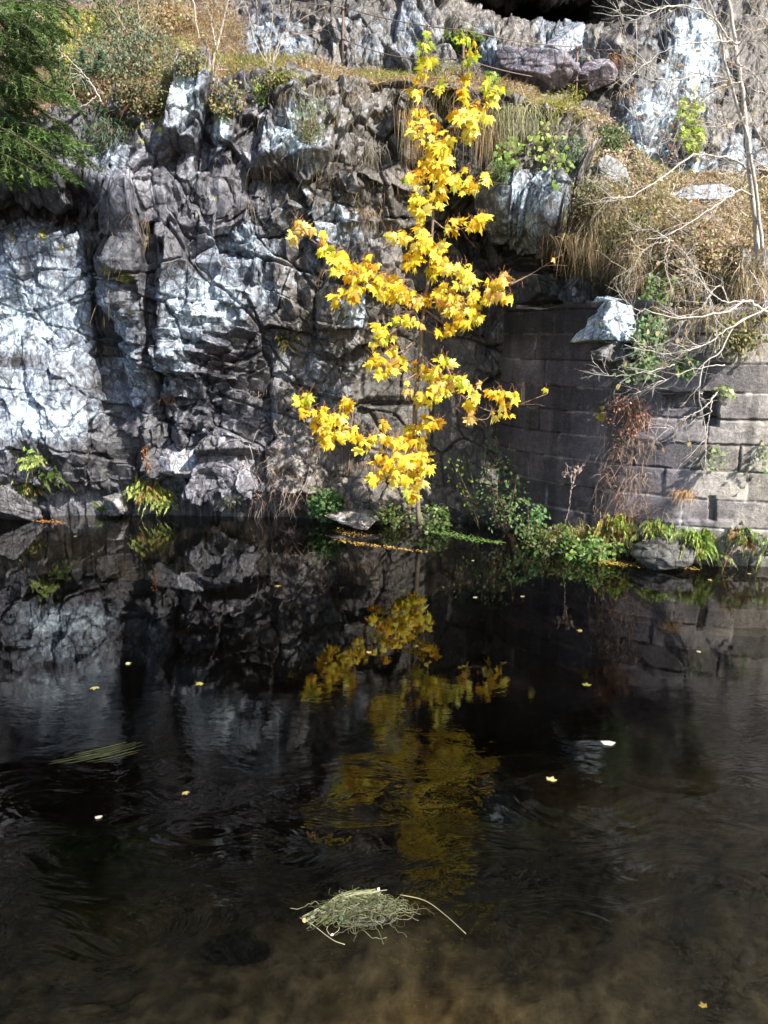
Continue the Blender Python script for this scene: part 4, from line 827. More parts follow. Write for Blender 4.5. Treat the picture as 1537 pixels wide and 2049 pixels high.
leafy('shrub', 'tangled dry brown bush on the terrace lip above the shadowed rock', 'shrub', 215, 175, 150, 90, 900, SCRAP, STRAW + [(0.16, 0.18, 0.08), (0.2, 0.13, 0.08)], 0.035, 50, out_=0.1, stemc=(0.3, 0.24, 0.18))
leafy('shrub', 'olive leafed bush just left of the pale standing block', 'shrub', 330, 175, 80, 110, 700, SMALL, [(0.15, 0.19, 0.06), (0.24, 0.25, 0.09), (0.28, 0.2, 0.1)], 0.035, 16, out_=0.1)
leafy('shrub', 'green and rust herbs hanging over the block edge right of the pale block', 'shrub', 450, 195, 90, 80, 420, SMALL, STRAW + GREEN + [(0.45, 0.42, 0.12)], 0.04, 20, out_=0.1)
leafy('shrub', 'tan bracken patch at the back of the upper left terrace', 'bracken', 350, 45, 120, 70, 800, SCRAP, STRAW + [(0.34, 0.2, 0.11), (0.24, 0.26, 0.1)], 0.045, 26, out_=0.1)
leafy('broom_bush', 'feathery green bush growing from the cliff face left of the maple top', 'bush', 625, 240, 100, 90, 620, NEEDLE, [(0.20, 0.26, 0.12), (0.30, 0.36, 0.18), (0.12, 0.16, 0.07), (0.3, 0.26, 0.18)], 0.07, 24, base=(620, 285), out_=0.15, up=(0, -0.3, 1))
leafy('herb', 'mossy green herbs on the ledge lip between bare stems and feathery bush', 'herb', 520, 185, 50, 60, 320, SMALL, LIME + GREEN, 0.035, 12, out_=0.1)
leafy('herb', 'olive tuft of leaves on the ledge left of the first railing post', 'herb', 560, 155, 110, 24, 420, SMALL, [(0.3, 0.32, 0.08), (0.2, 0.22, 0.06)], 0.03, 14, out_=0.05)
leafy('ivy', 'dull green broad leaves behind the second railing post', 'ivy', 930, 75, 80, 40, 120, MAPLE, [(0.11, 0.17, 0.05), (0.16, 0.24, 0.06)], 0.10, 8, out_=0.3)
leafy('herb', 'small fresh green seedling on the ledge right of the second railing post', 'herb', 985, 158, 40, 30, 60, MAPLE, LIME, 0.06, 5, out_=0.15)
leafy('bindweed', 'pale green round leaves trailing over the rock right of the maple', 'vine', 1015, 305, 64, 60, 62, IVY, [(0.34, 0.46, 0.12), (0.45, 0.54, 0.18), (0.2, 0.33, 0.08)], 0.07, 8, base=(1020, 275), out_=0.25)
leafy('bindweed', 'pale green leaves on a trailing stem over the rock under the moss cushion', 'vine', 1085, 290, 110, 66, 70, IVY, [(0.34, 0.46, 0.12), (0.45, 0.54, 0.18)], 0.065, 8, base=(1080, 255), out_=0.25)
leafy('bindweed', 'lowest sprig of pale green leaves dangling before the grey rock', 'vine', 1120, 340, 60, 60, 26, IVY, [(0.34, 0.48, 0.12)], 0.07, 5, base=(1100, 290), out_=0.3)
leafy('bush', 'dark green fine leafed bush in the notch right of the trailing round leaves', 'bush', 1145, 310, 80, 80, 700, SMALL, GREEN + BLUEG, 0.035, 14, out_=0.15)
leafy('bush', 'dark green drooping plant below the first round leaves', 'bush', 1000, 345, 50, 50, 380, NEEDLE, GREEN, 0.07, 12, out_=0.15)
leafy('bush', 'small dark ivy bush on the rock right of the moss cushion', 'bush', 1225, 275, 80, 60, 450, SMALL, GREEN + [(0.14, 0.22, 0.10)], 0.04, 14, out_=0.12)
leafy('elder_shoot', 'bright lime green leafy shoot against the pale upper rock', 'shrub', 1382, 215, 50, 60, 170, IVY, [(0.42, 0.55, 0.10), (0.52, 0.62, 0.16)], 0.075, 8, base=(1398, 320), out_=0.4)
leafy('elder_shoot', 'lower lime green leaf cluster under the bright leafy shoot', 'shrub', 1378, 262, 52, 46, 150, IVY, [(0.36, 0.48, 0.08), (0.46, 0.54, 0.12)], 0.07, 8, base=(1398, 320), out_=0.4)
leafy('shrub', 'grey green twiggy shrub at the left end of the slope above the wall', 'shrub', 1180, 395, 90, 90, 900, SMALL, [(0.14, 0.17, 0.08), (0.22, 0.24, 0.11), (0.30, 0.24, 0.14)], 0.032, 30, out_=0.15)
leafy('shrub', 'green and tan low shrub on the slope over the dark rock', 'shrub', 1255, 450, 130, 70, 900, SMALL, [(0.18, 0.22, 0.08), (0.36, 0.30, 0.16), (0.26, 0.28, 0.10)], 0.035, 30, out_=0.12)
leafy('shrub', 'tan dead leaved shrub on the slope left of the bare tree foot', 'shrub', 1400, 500, 150, 80, 900, SCRAP, STRAW + [(0.6, 0.52, 0.4), (0.3, 0.32, 0.13)], 0.04, 40, out_=0.12)
leafy('moss_cushion', 'bright yellow green moss cushion on the slope lip above the pale block', 'moss', 1322, 522, 50, 34, 900, NEEDLE, [(0.34, 0.42, 0.05), (0.25, 0.34, 0.05)], 0.04, 6, out_=0.04)
leafy('moss_cushion', 'long yellow moss mat on the ledge edge right of the maple top', 'moss', 1090, 212, 150, 26, 1800, NEEDLE, [(0.42, 0.40, 0.07), (0.30, 0.30, 0.06)], 0.045, 8, out_=0.03)
leafy('moss_cushion', 'olive moss slab at the right end of the railing ledge', 'moss', 1168, 236, 60, 22, 900, NEEDLE, [(0.32, 0.33, 0.05), (0.24, 0.25, 0.05)], 0.04, 6, out_=0.03)
leafy('ivy', 'grey green ivy climbing down beside the pale block', 'ivy', 1312, 600, 70, 110, 300, IVY, [(0.14, 0.22, 0.11), (0.24, 0.33, 0.17), (0.20, 0.30, 0.08)], 0.05, 14, base=(1318, 545), out_=0.25)
leafy('ivy', 'ivy hanging over the wall top below the pale block', 'ivy', 1298, 690, 80, 100, 300, IVY, [(0.13, 0.22, 0.10), (0.24, 0.34, 0.18)], 0.055, 14, base=(1310, 640), out_=0.25)
leafy('ivy', 'ivy spray pointing left across the upper wall courses', 'ivy', 1275, 745, 90, 44, 110, IVY, [(0.12, 0.21, 0.09), (0.22, 0.32, 0.15)], 0.055, 6, base=(1310, 720), out_=0.3)
leafy('ivy', 'ivy sprig under the bare branches in the middle of the wall', 'ivy', 1375, 735, 50, 46, 70, IVY, [(0.10, 0.2, 0.06), (0.2, 0.3, 0.12)], 0.055, 5, base=(1350, 720), out_=0.3)
leafy('willow_bush', 'olive narrow leaved bush below the thick bent branch', 'bush', 1475, 665, 110, 80, 300, SMALL, [(0.26, 0.26, 0.10), (0.38, 0.34, 0.16), (0.16, 0.18, 0.08)], 0.06, 14, out_=0.25)
leafy('ivy', 'small ivy sprig hanging by the long thin stem on the wall', 'ivy', 1432, 922, 34, 50, 36, IVY, [(0.16, 0.26, 0.12), (0.35, 0.42, 0.26)], 0.05, 3, base=(1420, 890), out_=0.1)
leafy('ivy', 'white edged ivy sprig near the right edge of the wall', 'ivy', 1522, 930, 26, 70, 30, IVY, [(0.35, 0.40, 0.32), (0.2, 0.3, 0.15)], 0.045, 3, base=(1525, 880), out_=0.1)
leafy('ivy', 'ivy leaves beside the dark slot in the wall', 'ivy', 1462, 785, 60, 30, 40, IVY, [(0.2, 0.28, 0.12), (0.38, 0.40, 0.22)], 0.05, 4, base=(1445, 770), out_=0.12)
leafy('herb', 'withered red brown dock plant standing beside the white boulder', 'herb', 292, 905, 14, 50, 120, SCRAP, RUST, 0.03, 4, base=(298, 950), out_=0.15)
leafy('herb', 'dead yellow leaf cluster on the wall left of the rust red vine', 'herb', 1203, 825, 26, 26, 12, IVY, [(0.62, 0.5, 0.12), (0.45, 0.4, 0.1)], 0.07, 3, out_=0.1)
HG = 'hanging grass tufts'
tuft('hanging_grass', 'thick fountain of pale grass hanging from the moss mat', 'grass', 1030, 215, 300, 0.5, [(0.34, 0.34, 0.2), (0.5, 0.46, 0.33), (0.22, 0.25, 0.12)], up=(0, -0.6, -0.25), spread=0.25, droop=0.9, width=0.0035, w_=60, group=HG)
tuft('hanging_grass', 'straw strands hanging left of the maple leaders under the ledge', 'grass', 835, 215, 160, 0.62, STRAW, up=(0, -0.35, -0.8), spread=0.12, droop=0.4, width=0.003, w_=40, group=HG)
tuft('hanging_grass', 'dense drooping grass between the two maple leaders', 'grass', 890, 178, 190, 0.40, [(0.3, 0.27, 0.13), (0.42, 0.36, 0.2), (0.2, 0.18, 0.1)], up=(0, -0.5, -0.4), spread=0.45, droop=0.9, width=0.003, w_=110, group=HG)
tuft('hanging_grass', 'thin strands hanging right of the second maple leader', 'grass', 978, 220, 200, 0.66, STRAW, up=(0, -0.35, -0.8), spread=0.13, droop=0.4, width=0.003, w_=36, group=HG)
tuft('hanging_grass', 'grey dead tuft hanging into the dark recess above the pale slab', 'grass', 145, 440, 160, 0.34, [(0.14, 0.13, 0.11), (0.2, 0.18, 0.15)], up=(0, -0.3, -0.8), spread=0.3, droop=0.5, width=0.003, w_=34, group=HG)
tuft('hanging_grass', 'small brown tuft on the buttress right of the deep crack', 'grass', 296, 482, 90, 0.2, STRAW, up=(0.1, -0.6, -0.1), spread=0.5, droop=0.6, width=0.003, w_=14, group=HG)
tuft('hanging_grass', 'reddish dry tuft on the lower blocks of the buttress', 'grass', 332, 795, 60, 0.14, RUST, up=(0, -0.7, 0.2), spread=0.6, droop=0.4, width=0.003, w_=16, group=HG)
tuft('hanging_grass', 'grey fringe of dead grass under the jutting rock left of the maple', 'grass', 735, 290, 160, 0.30, [(0.2, 0.19, 0.17), (0.3, 0.28, 0.24)], up=(0, -0.3, -0.7), spread=0.4, droop=0.6, width=0.003, w_=30, group=HG)
tuft('hanging_grass', 'brown tuft spilling from the face under the grey jutting rock', 'grass', 715, 420, 200, 0.34, [(0.3, 0.22, 0.17), (0.4, 0.33, 0.26)], up=(0, -0.4, -0.6), spread=0.35, droop=0.6, width=0.003, w_=40, group=HG)
tuft('hanging_grass', 'sparse dry tuft on the face below the left maple branch', 'grass', 655, 540, 50, 0.18, [(0.4, 0.3, 0.22)], up=(0, -0.6, -0.1), spread=0.6, droop=0.6, width=0.003, w_=14, group=HG)
tuft('hanging_grass', 'shaggy bleached tuft at the left end of the slope lip', 'grass', 1170, 470, 300, 0.36, STRAW, up=(0, -0.6, -0.3), spread=0.4, droop=0.8, width=0.003, w_=60, group=HG)
tuft('hanging_grass', 'pinkish dry tuft on the rock behind the third railing post', 'grass', 1240, 115, 140, 0.26, RUST + STRAW, up=(0, -0.7, 0.1), spread=0.6, droop=0.7, width=0.003, w_=30, group=HG)
tuft('hanging_grass', 'dry tuft on the rock below the pinkish tuft', 'grass', 1262, 185, 120, 0.26, STRAW, up=(0, -0.6, -0.2), spread=0.5, droop=0.7, width=0.003, w_=26, group=HG)
tuft('hanging_grass', 'dangling brown root hairs in shade under the lowest left maple branch', 'grass', 698, 895, 50, 0.55, [(0.2, 0.14, 0.1), (0.3, 0.22, 0.17)], up=(0, -0.3, -1), spread=0.12, droop=0.2, width=0.004, w_=14, group=HG)
tuft('hanging_grass', 'pinkish root strands hanging left of the brightest maple cluster', 'grass', 735, 925, 50, 0.42, [(0.38, 0.25, 0.2), (0.3, 0.2, 0.15)], up=(0.05, -0.3, -1), spread=0.15, droop=0.2, width=0.004, w_=18, group=HG)

# ------------------------------------------------------------------ bare trees
WB = (0.52, 0.48, 0.44)
def bare(name, label, cat, basepx, lines, Y, r0, twigs, c=WB, L=0.4, lvl=1, leafcols=None, nleaf=0, group=None, bias=(0, -0.2, 0.3), tr=0.0042):
    P, _ = hit(*basepx); o = empty(name, P); tag(o, label, cat, group); tips = []
    for k, pl in enumerate(lines):
        s_ = spline(pxline(pl, Y), 34); g_ = Geo(); r = r0[k] if isinstance(r0, (list, tuple)) else r0
        if k == 0 or pl[0] is basepx: s_[0] = P if k == 0 else s_[0]
        s_[1:-1] += rng.normal(0, 0.006, s_[1:-1].shape); tube(g_, s_, np.linspace(r, max(0.003, r * 0.35), len(s_)), c, 7)
        side_twigs(g_, s_, twigs, L, tr, lvl, c, tips, bias=bias, spread=0.6, kids=2)
        g_.build('trunk' if k == 0 else 'branch', M_BARK, o, P)
    if nleaf:
        g_ = Geo(); t_ = np.array(tips)[rng.integers(0, len(tips), nleaf)]; leaves(g_, SCRAP, t_, 0.055, leafcols or STRAW + RUST); g_.build('leaves', M_LEAF, o, P)
    return o
YT = 9.7
bare('bare_tree', 'leafless pale barked tree leaning in from the right edge above the wall', 'tree', (1520, 565),
     [[(1520, 568, YT), (1513, 470, YT), (1500, 338, 9.6), (1487, 203, 9.55), (1474, 101, 9.5), (1458, 0, 9.5), (1440, -110, 9.5)],
      [(1532, 560, YT), (1520, 440, 9.6), (1501, 304, 9.5), (1474, 200, 9.4), (1455, 140, 9.4), (1436, 50, 9.4), (1418, -10, 9.4), (1400, -90, 9.4)],
      [(1504, 350, 9.6), (1480, 325, 9.5), (1440, 313, 9.3), (1388, 310, 9.1), (1348, 338, 9.0), (1311, 365, 8.9), (1267, 392, 8.8), (1230, 398, 8.8)],
      [(1506, 395, 9.6), (1480, 381, 9.5), (1440, 406, 9.3), (1389, 440, 9.2), (1338, 470, 9.1), (1290, 480, 9.0)],
      [(1462, 90, 9.5), (1430, 40, 9.3), (1382, 14, 9.2), (1335, 14, 9.1), (1298, 27, 9.0), (1267, 40, 9.0), (1225, 18, 8.9)],
      [(1474, 101, 9.5), (1445, 60, 9.4), (1405, 20, 9.3), (1380, -20, 9.3)], [(1470, 120, 9.5), (1500, 85, 9.3), (1540, 88, 9.2)],
      [(1490, 235, 9.55), (1450, 250, 9.3), (1420, 215, 9.2), (1395, 200, 9.2)], [(1497, 311, 9.55), (1518, 303, 9.4), (1545, 280, 9.3)],
      [(1484, 165, 9.5), (1450, 170, 9.3), (1415, 190, 9.2), (1400, 205, 9.1)], [(1478, 130, 9.5), (1510, 150, 9.3), (1545, 200, 9.2)],
      [(1480, 85, 9.5), (1440, 82, 9.3), (1400, 85, 9.1), (1340, 95, 9.0), (1290, 130, 9.0)], [(1470, 160, 9.5), (1400, 150, 9.3), (1330, 160, 9.1), (1280, 110, 9.0)]],
     YT, [0.038, 0.024, 0.014, 0.012, 0.010, 0.010, 0.009, 0.009, 0.009, 0.010, 0.010, 0.010, 0.009], 13, L=0.5, lvl=2, nleaf=60, tr=0.0036)
bare('fallen_branches', 'tangle of bare pale branches drooping over the wall from the right', 'branches', (1530, 600),
     [[(1560, 640, 8.7), (1515, 612, 8.5), (1500, 603, 8.45), (1483, 606, 8.4), (1460, 622, 8.35), (1430, 628, 8.3), (1380, 636, 8.3), (1340, 634, 8.3), (1290, 618, 8.3)],
      [(1545, 610, 8.6), (1490, 640, 8.4), (1445, 665, 8.3), (1410, 690, 8.25), (1370, 702, 8.2), (1320, 706, 8.2), (1250, 690, 8.2)],
      [(1530, 620, 8.6), (1470, 650, 8.4), (1445, 700, 8.3), (1410, 728, 8.25), (1401, 770, 8.2), (1400, 800, 8.2), (1410, 850, 8.25), (1414, 900, 8.3), (1408, 950, 8.35), (1420, 1010, 8.4)],
      [(1435, 785, 8.3), (1405, 820, 8.2), (1370, 835, 8.2), (1345, 858, 8.2), (1330, 855, 8.2)], [(1428, 790, 8.3), (1420, 830, 8.25), (1412, 880, 8.25), (1411, 930, 8.3)],
      [(1500, 605, 8.45), (1440, 600, 8.3), (1400, 560, 8.3), (1390, 545, 8.3)], [(1460, 620, 8.4), (1440, 570, 8.4), (1400, 620, 8.35), (1360, 650, 8.3)],
      [(1450, 730, 8.4), (1380, 740, 8.3), (1310, 770, 8.3), (1270, 790, 8.35)], [(1350, 730, 8.3), (1290, 745, 8.3), (1230, 752, 8.35), (1180, 740, 8.5)],
      [(1290, 618, 8.3), (1270, 630, 8.3), (1235, 615, 8.35)], [(1240, 660, 8.4), (1290, 692, 8.3), (1330, 700, 8.25)], [(1400, 545, 8.5), (1425, 610, 8.4), (1440, 690, 8.35)], [(1500, 540, 8.8), (1530, 590, 8.7), (1545, 660, 8.6)]],
     8.5, [0.017, 0.010, 0.008, 0.007, 0.006, 0.008, 0.007, 0.006, 0.007, 0.005, 0.006, 0.005, 0.006], 9, L=0.34, lvl=2, nleaf=50, leafcols=STRAW + [(0.6, 0.5, 0.15)], bias=(-0.3, 0, 0.0), tr=0.0034)
PB = (0.40, 0.35, 0.29)
bare('bare_sapling', 'forked pale sapling standing on the terrace left of the centre', 'sapling', (426, 160),
     [[(426, 160), (418, 128), (404, 100), (396, 60), (386, 0), (380, -60)], [(424, 150), (430, 110), (444, 60), (452, 20), (466, -30)], [(432, 92), (424, 50), (420, 28)], [(427, 160), (440, 120), (445, 100)]], 11.5, [0.026, 0.022, 0.014, 0.012], 4, c=PB, L=0.3, lvl=1, bias=(0, 0, 0.7))
bare('bare_shrub', 'fan of thin bare grey stems before the upper cliff right of the forked sapling', 'shrub', (540, 140),
     [[(540, 140), (525, 90), (516, 40), (514, -20)], [(541, 140), (558, 90), (575, 50), (582, 0)], [(542, 140), (560, 80), (600, 40), (650, 15)], [(541, 138), (540, 80), (545, 20), (530, -20)], [(542, 138), (575, 75), (620, 70), (645, 60)], [(540, 138), (510, 80), (495, 20), (480, -20)]], 12.0, 0.009, 5, c=PB, L=0.35, lvl=2, bias=(0, 0, 0.5), tr=0.003)
bare('bare_shrub', 'bare twiggy shrub rising at the back of the upper left terrace', 'shrub', (272, 95),
     [[(272, 95), (270, 50), (262, 0), (255, -40)], [(272, 90), (280, 50), (275, 0), (285, -30)], [(272, 90), (300, 50), (330, 10)], [(272, 95), (240, 40), (215, 0)]], 12.6, 0.011, 6, c=(0.36, 0.29, 0.22), L=0.4, lvl=2, bias=(0, 0, 0.4))
bare('dead_branch', 'dead pale branch with curved side twigs lying against the bush above the recess', 'branch', (200, 205),
     [[(205, 208), (185, 170), (160, 140), (118, 98)], [(192, 192), (170, 210), (145, 213), (125, 200)], [(170, 150), (150, 165), (138, 175)], [(180, 165), (160, 150), (140, 148)]], 10.9, [0.010, 0.007, 0.005, 0.005], 4, c=WB, L=0.2, lvl=1)
bare('bare_shrub', 'bare twigs in the far top left corner in front of the leafy shrub', 'shrub', (30, 70),
     [[(30, 70), (20, 35), (2, 0), (-10, -30)], [(32, 70), (50, 30), (60, -20)], [(32, 60), (70, 30), (85, -20)], [(30, 70), (25, 30), (35, -20)]], 11.2, 0.008, 6, c=WB, L=0.3, lvl=2, bias=(0, 0, 0.3))
bare('bare_shrub', 'dead forked weed stem standing at the wall foot beside the bramble', 'weed', (1125, 1065),
     [[(1125, 1068), (1138, 1020), (1143, 970), (1132, 925)], [(1142, 985), (1152, 950), (1170, 928)], [(1143, 975), (1150, 955), (1148, 935)]], 9.8, 0.006, 5, c=(0.42, 0.33, 0.30), L=0.12, lvl=1, nleaf=14, leafcols=[(0.5, 0.38, 0.36)])
bare('bare_shrub', 'leafless stems with a few orange leaves against the cliff right of the third post', 'shrub', (1290, 330),
     [[(1290, 330), (1310, 260), (1340, 200), (1350, 140)], [(1290, 330), (1280, 260), (1262, 215)], [(1295, 320), (1330, 280), (1372, 290)]], 11.6, 0.007, 8, c=WB, L=0.4, lvl=2, nleaf=40, leafcols=RUST)

TW = (0.55, 0.48, 0.42)
for nm, bp_, ln_, Yb in (('dry twig thicket on the slope between the leaning tree and the grass lip', (1460, 500), [[(1460, 500), (1420, 470), (1370, 480)], [(1460, 500), (1440, 440), (1400, 420)], [(1462, 500), (1480, 440), (1440, 390)], [(1460, 505), (1410, 520), (1360, 560)]], 9.9),
                        ('tangled briar stems hanging over the grass lip left of the pale ivy', (1340, 480), [[(1340, 480), (1290, 500), (1250, 560)], [(1340, 480), (1300, 460), (1240, 470)], [(1340, 482), (1330, 530), (1350, 590)], [(1342, 480), (1380, 520), (1400, 580)]], 9.5),
                        ('fine dead stems standing before the pale rock at the foot of the upper cliff', (1340, 395), [[(1340, 395), (1330, 340), (1310, 290)], [(1340, 395), (1360, 340), (1350, 300)], [(1345, 395), (1400, 350), (1420, 300)], [(1340, 395), (1280, 370), (1220, 380)]], 11.0),
                        ('grey twig spray at the right edge of the picture below the railing level', (1520, 330), [[(1540, 340), (1480, 300), (1440, 240)], [(1540, 340), (1490, 340), (1430, 350)], [(1545, 320), (1510, 250), (1500, 190)], [(1540, 350), (1480, 380), (1420, 420)]], 10.0),
                        ('bare twigs crossing the upper right corner behind the leaning tree', (1500, 60), [[(1560, 120), (1500, 60), (1440, 20)], [(1560, 60), (1510, 20), (1480, -30)], [(1560, 200), (1500, 140), (1420, 110)], [(1560, 30), (1520, 60), (1470, 60)]], 11.0)):
    bare('bare_shrub', nm, 'shrub', bp_, ln_, Yb, 0.007, 10, c=TW, L=0.42, lvl=2, tr=0.0028, nleaf=24)
# ------------------------------------------------------------------ railing
rp = empty('wire_railing', hit(928, 158)[0]); tag(rp, 'rusty post and wire railing along the ledge path', 'railing'); ro = np.array(rp.location)
PO = [(470, -35, 130), (687, 14, 126), (928, 60, 158), (1155, 94, 215), (1345, 215, 320)]; topsp = []; mids = []
for x, y0, y1 in PO[1:4]:
    b_, _ = hit(x - 2, y1); t_ = at(x, y0, b_[1] - 0.02); b_ = b_ - [0, 0, 0.1]
    g_ = Geo(); tube(g_, [b_, (b_ + t_) / 2, t_], 0.021, (0.16, 0.11, 0.09), 8)
    for zf in (0.97, 0.5):
        c_ = b_ + (t_ - b_) * zf; tube(g_, [c_ - [0.0, 0, 0.02], c_ + [0, 0, 0.02]], 0.03, (0.14, 0.10, 0.08), 8)
    g_.build('post', M_IRON, rp, ro); topsp.append(t_); mids.append((b_ + t_) / 2)
def wire(A, B, sag, r=0.009):
    t = np.linspace(0, 1, 20)[:, None]; g_ = Geo(); tube(g_, A + (B - A) * t - np.array([0, 0, sag]) * 4 * t * (1 - t), r * 0.85, (0.20, 0.15, 0.13), 5); g_.build('wire', M_IRON, rp, ro)
E0 = at(470, -20, topsp[0][1] + 0.2); E1 = at(1345, 225, topsp[2][1] + 0.4)
for A, B, s_ in ((E0, topsp[0], .03), (topsp[0], topsp[1], .05), (topsp[1], topsp[2], .04), (topsp[2], at(1240, 100, 12.4), .02), (mids[2], at(1230, 162, 12.0), -.02), (at(1230, 162, 12.0), E1, .05), (mids[1], mids[2], .06), (mids[0], mids[1], .12)): wire(A, B, s_)

# ------------------------------------------------------------------ loose rocks
def boulder(name, label, px, py, w_, h_, dep_, cuts, c, lic, out_=0.0, rot=0.0, res=60, cat='rock', seed=0, nrand=8):
    P, _ = hit(px, py); k = ppm(P); rg = np.random.default_rng(seed + 900)
    th, phi = np.meshgrid(np.linspace(0, 2 * np.pi, 2 * res + 1)[:-1], np.linspace(0.001, np.pi - 0.001, res), indexing='ij')
    D = np.stack([np.sin(phi) * np.cos(th), np.sin(phi) * np.sin(th), np.cos(phi)], -1); r = np.full(D.shape[:2], 1.6)
    pl = [(unit(np.array(n_, float)), d_) for n_, d_ in cuts] + [(unit(rg.normal(0, 1, 3)), rg.uniform(0.72, 0.95)) for _ in range(nrand)]
    for n_, d_ in pl:
        q_ = D @ n_; r = np.where(q_ > 1e-3, np.minimum(r, d_ / np.maximum(q_, 1e-3)), r)
    r = r * (1 + 0.035 * fbm(D[..., 0] * 3 + D[..., 2] * 2, D[..., 2] * 5 + D[..., 1] * 2, 7 + seed, 5))
    e_, a1, a2, rr1, s1, s2 = voro(D[..., 0] * 2.6 + D[..., 1], D[..., 2] * 2.6 + D[..., 1] * 0.5, 40 + seed)
    r = r * (1 + 0.10 * (rr1 - 0.5) + 0.05 * s1 * a1 - 0.05 * (1 - sstep(0, 0.08, e_)))
    V = D * r[..., None] * np.array([w_ / 2 / k, dep_, h_ / 2 / k])
    cr, sr = math.cos(rot), math.sin(rot); V = np.stack([V[..., 0] * cr + V[..., 2] * sr, V[..., 1], -V[..., 0] * sr + V[..., 2] * cr], -1)
    V = V + P - [0, out_, 0]
    a_, b_ = D.shape[:2]; ii = np.arange(a_ * b_).reshape(a_, b_); i2 = np.roll(ii, -1, 0)
    f = np.stack([ii[:, :-1], ii[:, 1:], i2[:, 1:], i2[:, :-1]], 2).reshape(-1, 4)
    g_ = Geo(); g_.add(V.reshape(-1, 3), f, c); o = g_.build(name, M_ROCK, None, P)
    at2 = o.data.attributes.new('lich_sheen', 'FLOAT', 'POINT'); at2.data.foreach_set('value', np.full(a_ * b_, lic, np.float32))
    tag(o, label, cat); return o
boulder('boulder', 'big pale faceted block jutting out over the top of the stone wall', 1238, 650, 120, 122, 0.45, [((0.05, -1, 0.25), 0.55), ((0.1, -0.2, 1), 0.72), ((0, -0.15, -1), 0.6), ((-1, -0.2, 0.45), 0.72), ((1, -0.2, 0.1), 0.8), ((-0.5, -0.9, -0.3), 0.78), ((0, 1, 0), 0.9), ((0.6, -0.3, 0.8), 0.85)], (0.34, 0.35, 0.36), 0.85, -0.10, 0.1, seed=1, nrand=0)
boulder('boulder', 'dark broken rock wedged under the pale faceted block on the wall', 1225, 712, 100, 50, 0.3, [], (0.05, 0.048, 0.045), 0.3, 0.02, 0.1, seed=11)
boulder('boulder', 'dark angular rock resting on the shaded left end of the stone wall', 1080, 575, 110, 70, 0.35, [], (0.05, 0.047, 0.042), 0.25, 0.05, 0.0, seed=12)
boulder('boulder', 'upright dark slab with a pale lichen flake on the wall top beside the pale block', 1155, 585, 70, 80, 0.3, [], (0.06, 0.058, 0.055), 0.5, 0.05, 0.0, seed=13)
boulder('boulder', 'smooth white wedge shaped boulder at the foot of the cliff above the ferns', 385, 922, 125, 74, 0.35, [((0.05, -1, 0.35), 0.45), ((-0.5, -0.5, 0.7), 0.7), ((0.3, -0.6, -0.7), 0.8)], (0.34, 0.33, 0.33), 0.5, 0.06, 0.15, seed=2)
boulder('boulder', 'long grey rock at the foot of the upper cliff behind the slope', 1380, 392, 110, 30, 0.2, [], (0.2, 0.19, 0.19), 0.6, 0.0, -0.1, seed=23)
boulder('boulder', 'mossy grey rock half buried at the upper end of the grass lip', 1210, 350, 70, 40, 0.2, [], (0.15, 0.15, 0.13), 0.4, 0.0, 0.5, seed=24)
boulder('boulder', 'grey boulder half in the water right of the grass tuft', 238, 1000, 44, 36, 0.2, [], (0.16, 0.16, 0.16), 0.25, 0.15, seed=3)
boulder('boulder', 'low flat grey rock on the bank under the maple', 715, 1032, 90, 20, 0.3, [], (0.2, 0.18, 0.15), 0.35, 0.25, seed=4)
boulder('boulder', 'white blocky rock behind the ledge left of the third railing post', 1130, 98, 74, 62, 0.35, [((0.1, -1, 0.2), 0.6)], (0.2, 0.19, 0.21), 0.55, 0.05, seed=5)
boulder('boulder', 'rounded dark rock hump on the ledge left of the white blocky rock', 1058, 142, 120, 60, 0.4, [], (0.12, 0.105, 0.12), 0.35, 0.05, seed=6)
boulder('boulder', 'mauve block behind the foot of the third railing post', 1180, 165, 60, 46, 0.3, [], (0.2, 0.17, 0.19), 0.3, 0.1, seed=7)
boulder('boulder', 'dark wet rock sloping into the water at the left edge behind the fern', 30, 1005, 90, 60, 0.3, [], (0.06, 0.06, 0.065), 0.1, 0.1, seed=8)
boulder('boulder', 'dark mossy rock ledge in the gap under the wall beside the fern', 1340, 1105, 110, 50, 0.25, [], (0.05, 0.05, 0.045), 0.1, 0.1, seed=9)

# ------------------------------------------------------------------ things on the water
def flat_leaf(px, py, s_, cols, label, group=None, tpl=MAPLE, name='fallen_leaf', cat='leaf'):
    P = on_water(px, py, 0.006); g_ = Geo()
    V = tpl[0].copy(); V[:, 2] *= 0.25
    an = rng.uniform(0, 6.28); rt = np.array([[[math.cos(an), -math.sin(an), 0], [math.sin(an), math.cos(an), 0], [0, 0, 1.0]]])
    instances(g_, V, tpl[1], P[None], rt, np.array([[s_]]), pick(cols, 1)); o = g_.build(name, M_LEAF, None, P); tag(o, label, cat, group); return o
FL = 'fallen leaves floating on the river'
for px, py in [(152, 1073), (945, 1121), (950, 1194), (1048, 1194), (556, 1171), (252, 1328), (404, 1366), (1165, 1262), (1396, 1304), (735, 1306), (1424, 1160), (1500, 1147), (1101, 1562), (370, 1584)]:
    flat_leaf(px, py, rng.uniform(0.035, 0.06), [(0.62, 0.48, 0.22), (0.7, 0.6, 0.35), (0.55, 0.42, 0.15)], 'tiny pale fallen leaf floating on the dark river', FL)
flat_leaf(1204, 1487, 0.10, [(0.85, 0.84, 0.8)], 'white curled leaf floating alone on the dark water at right', tpl=SCRAP)
flat_leaf(191, 1374, 0.06, [(0.5, 0.42, 0.2)], 'tan leaf floating before the reflection of the pale slab')
flat_leaf(1174, 1372, 0.06, [(0.4, 0.4, 0.1)], 'yellow green leaf floating right of the maple reflection')
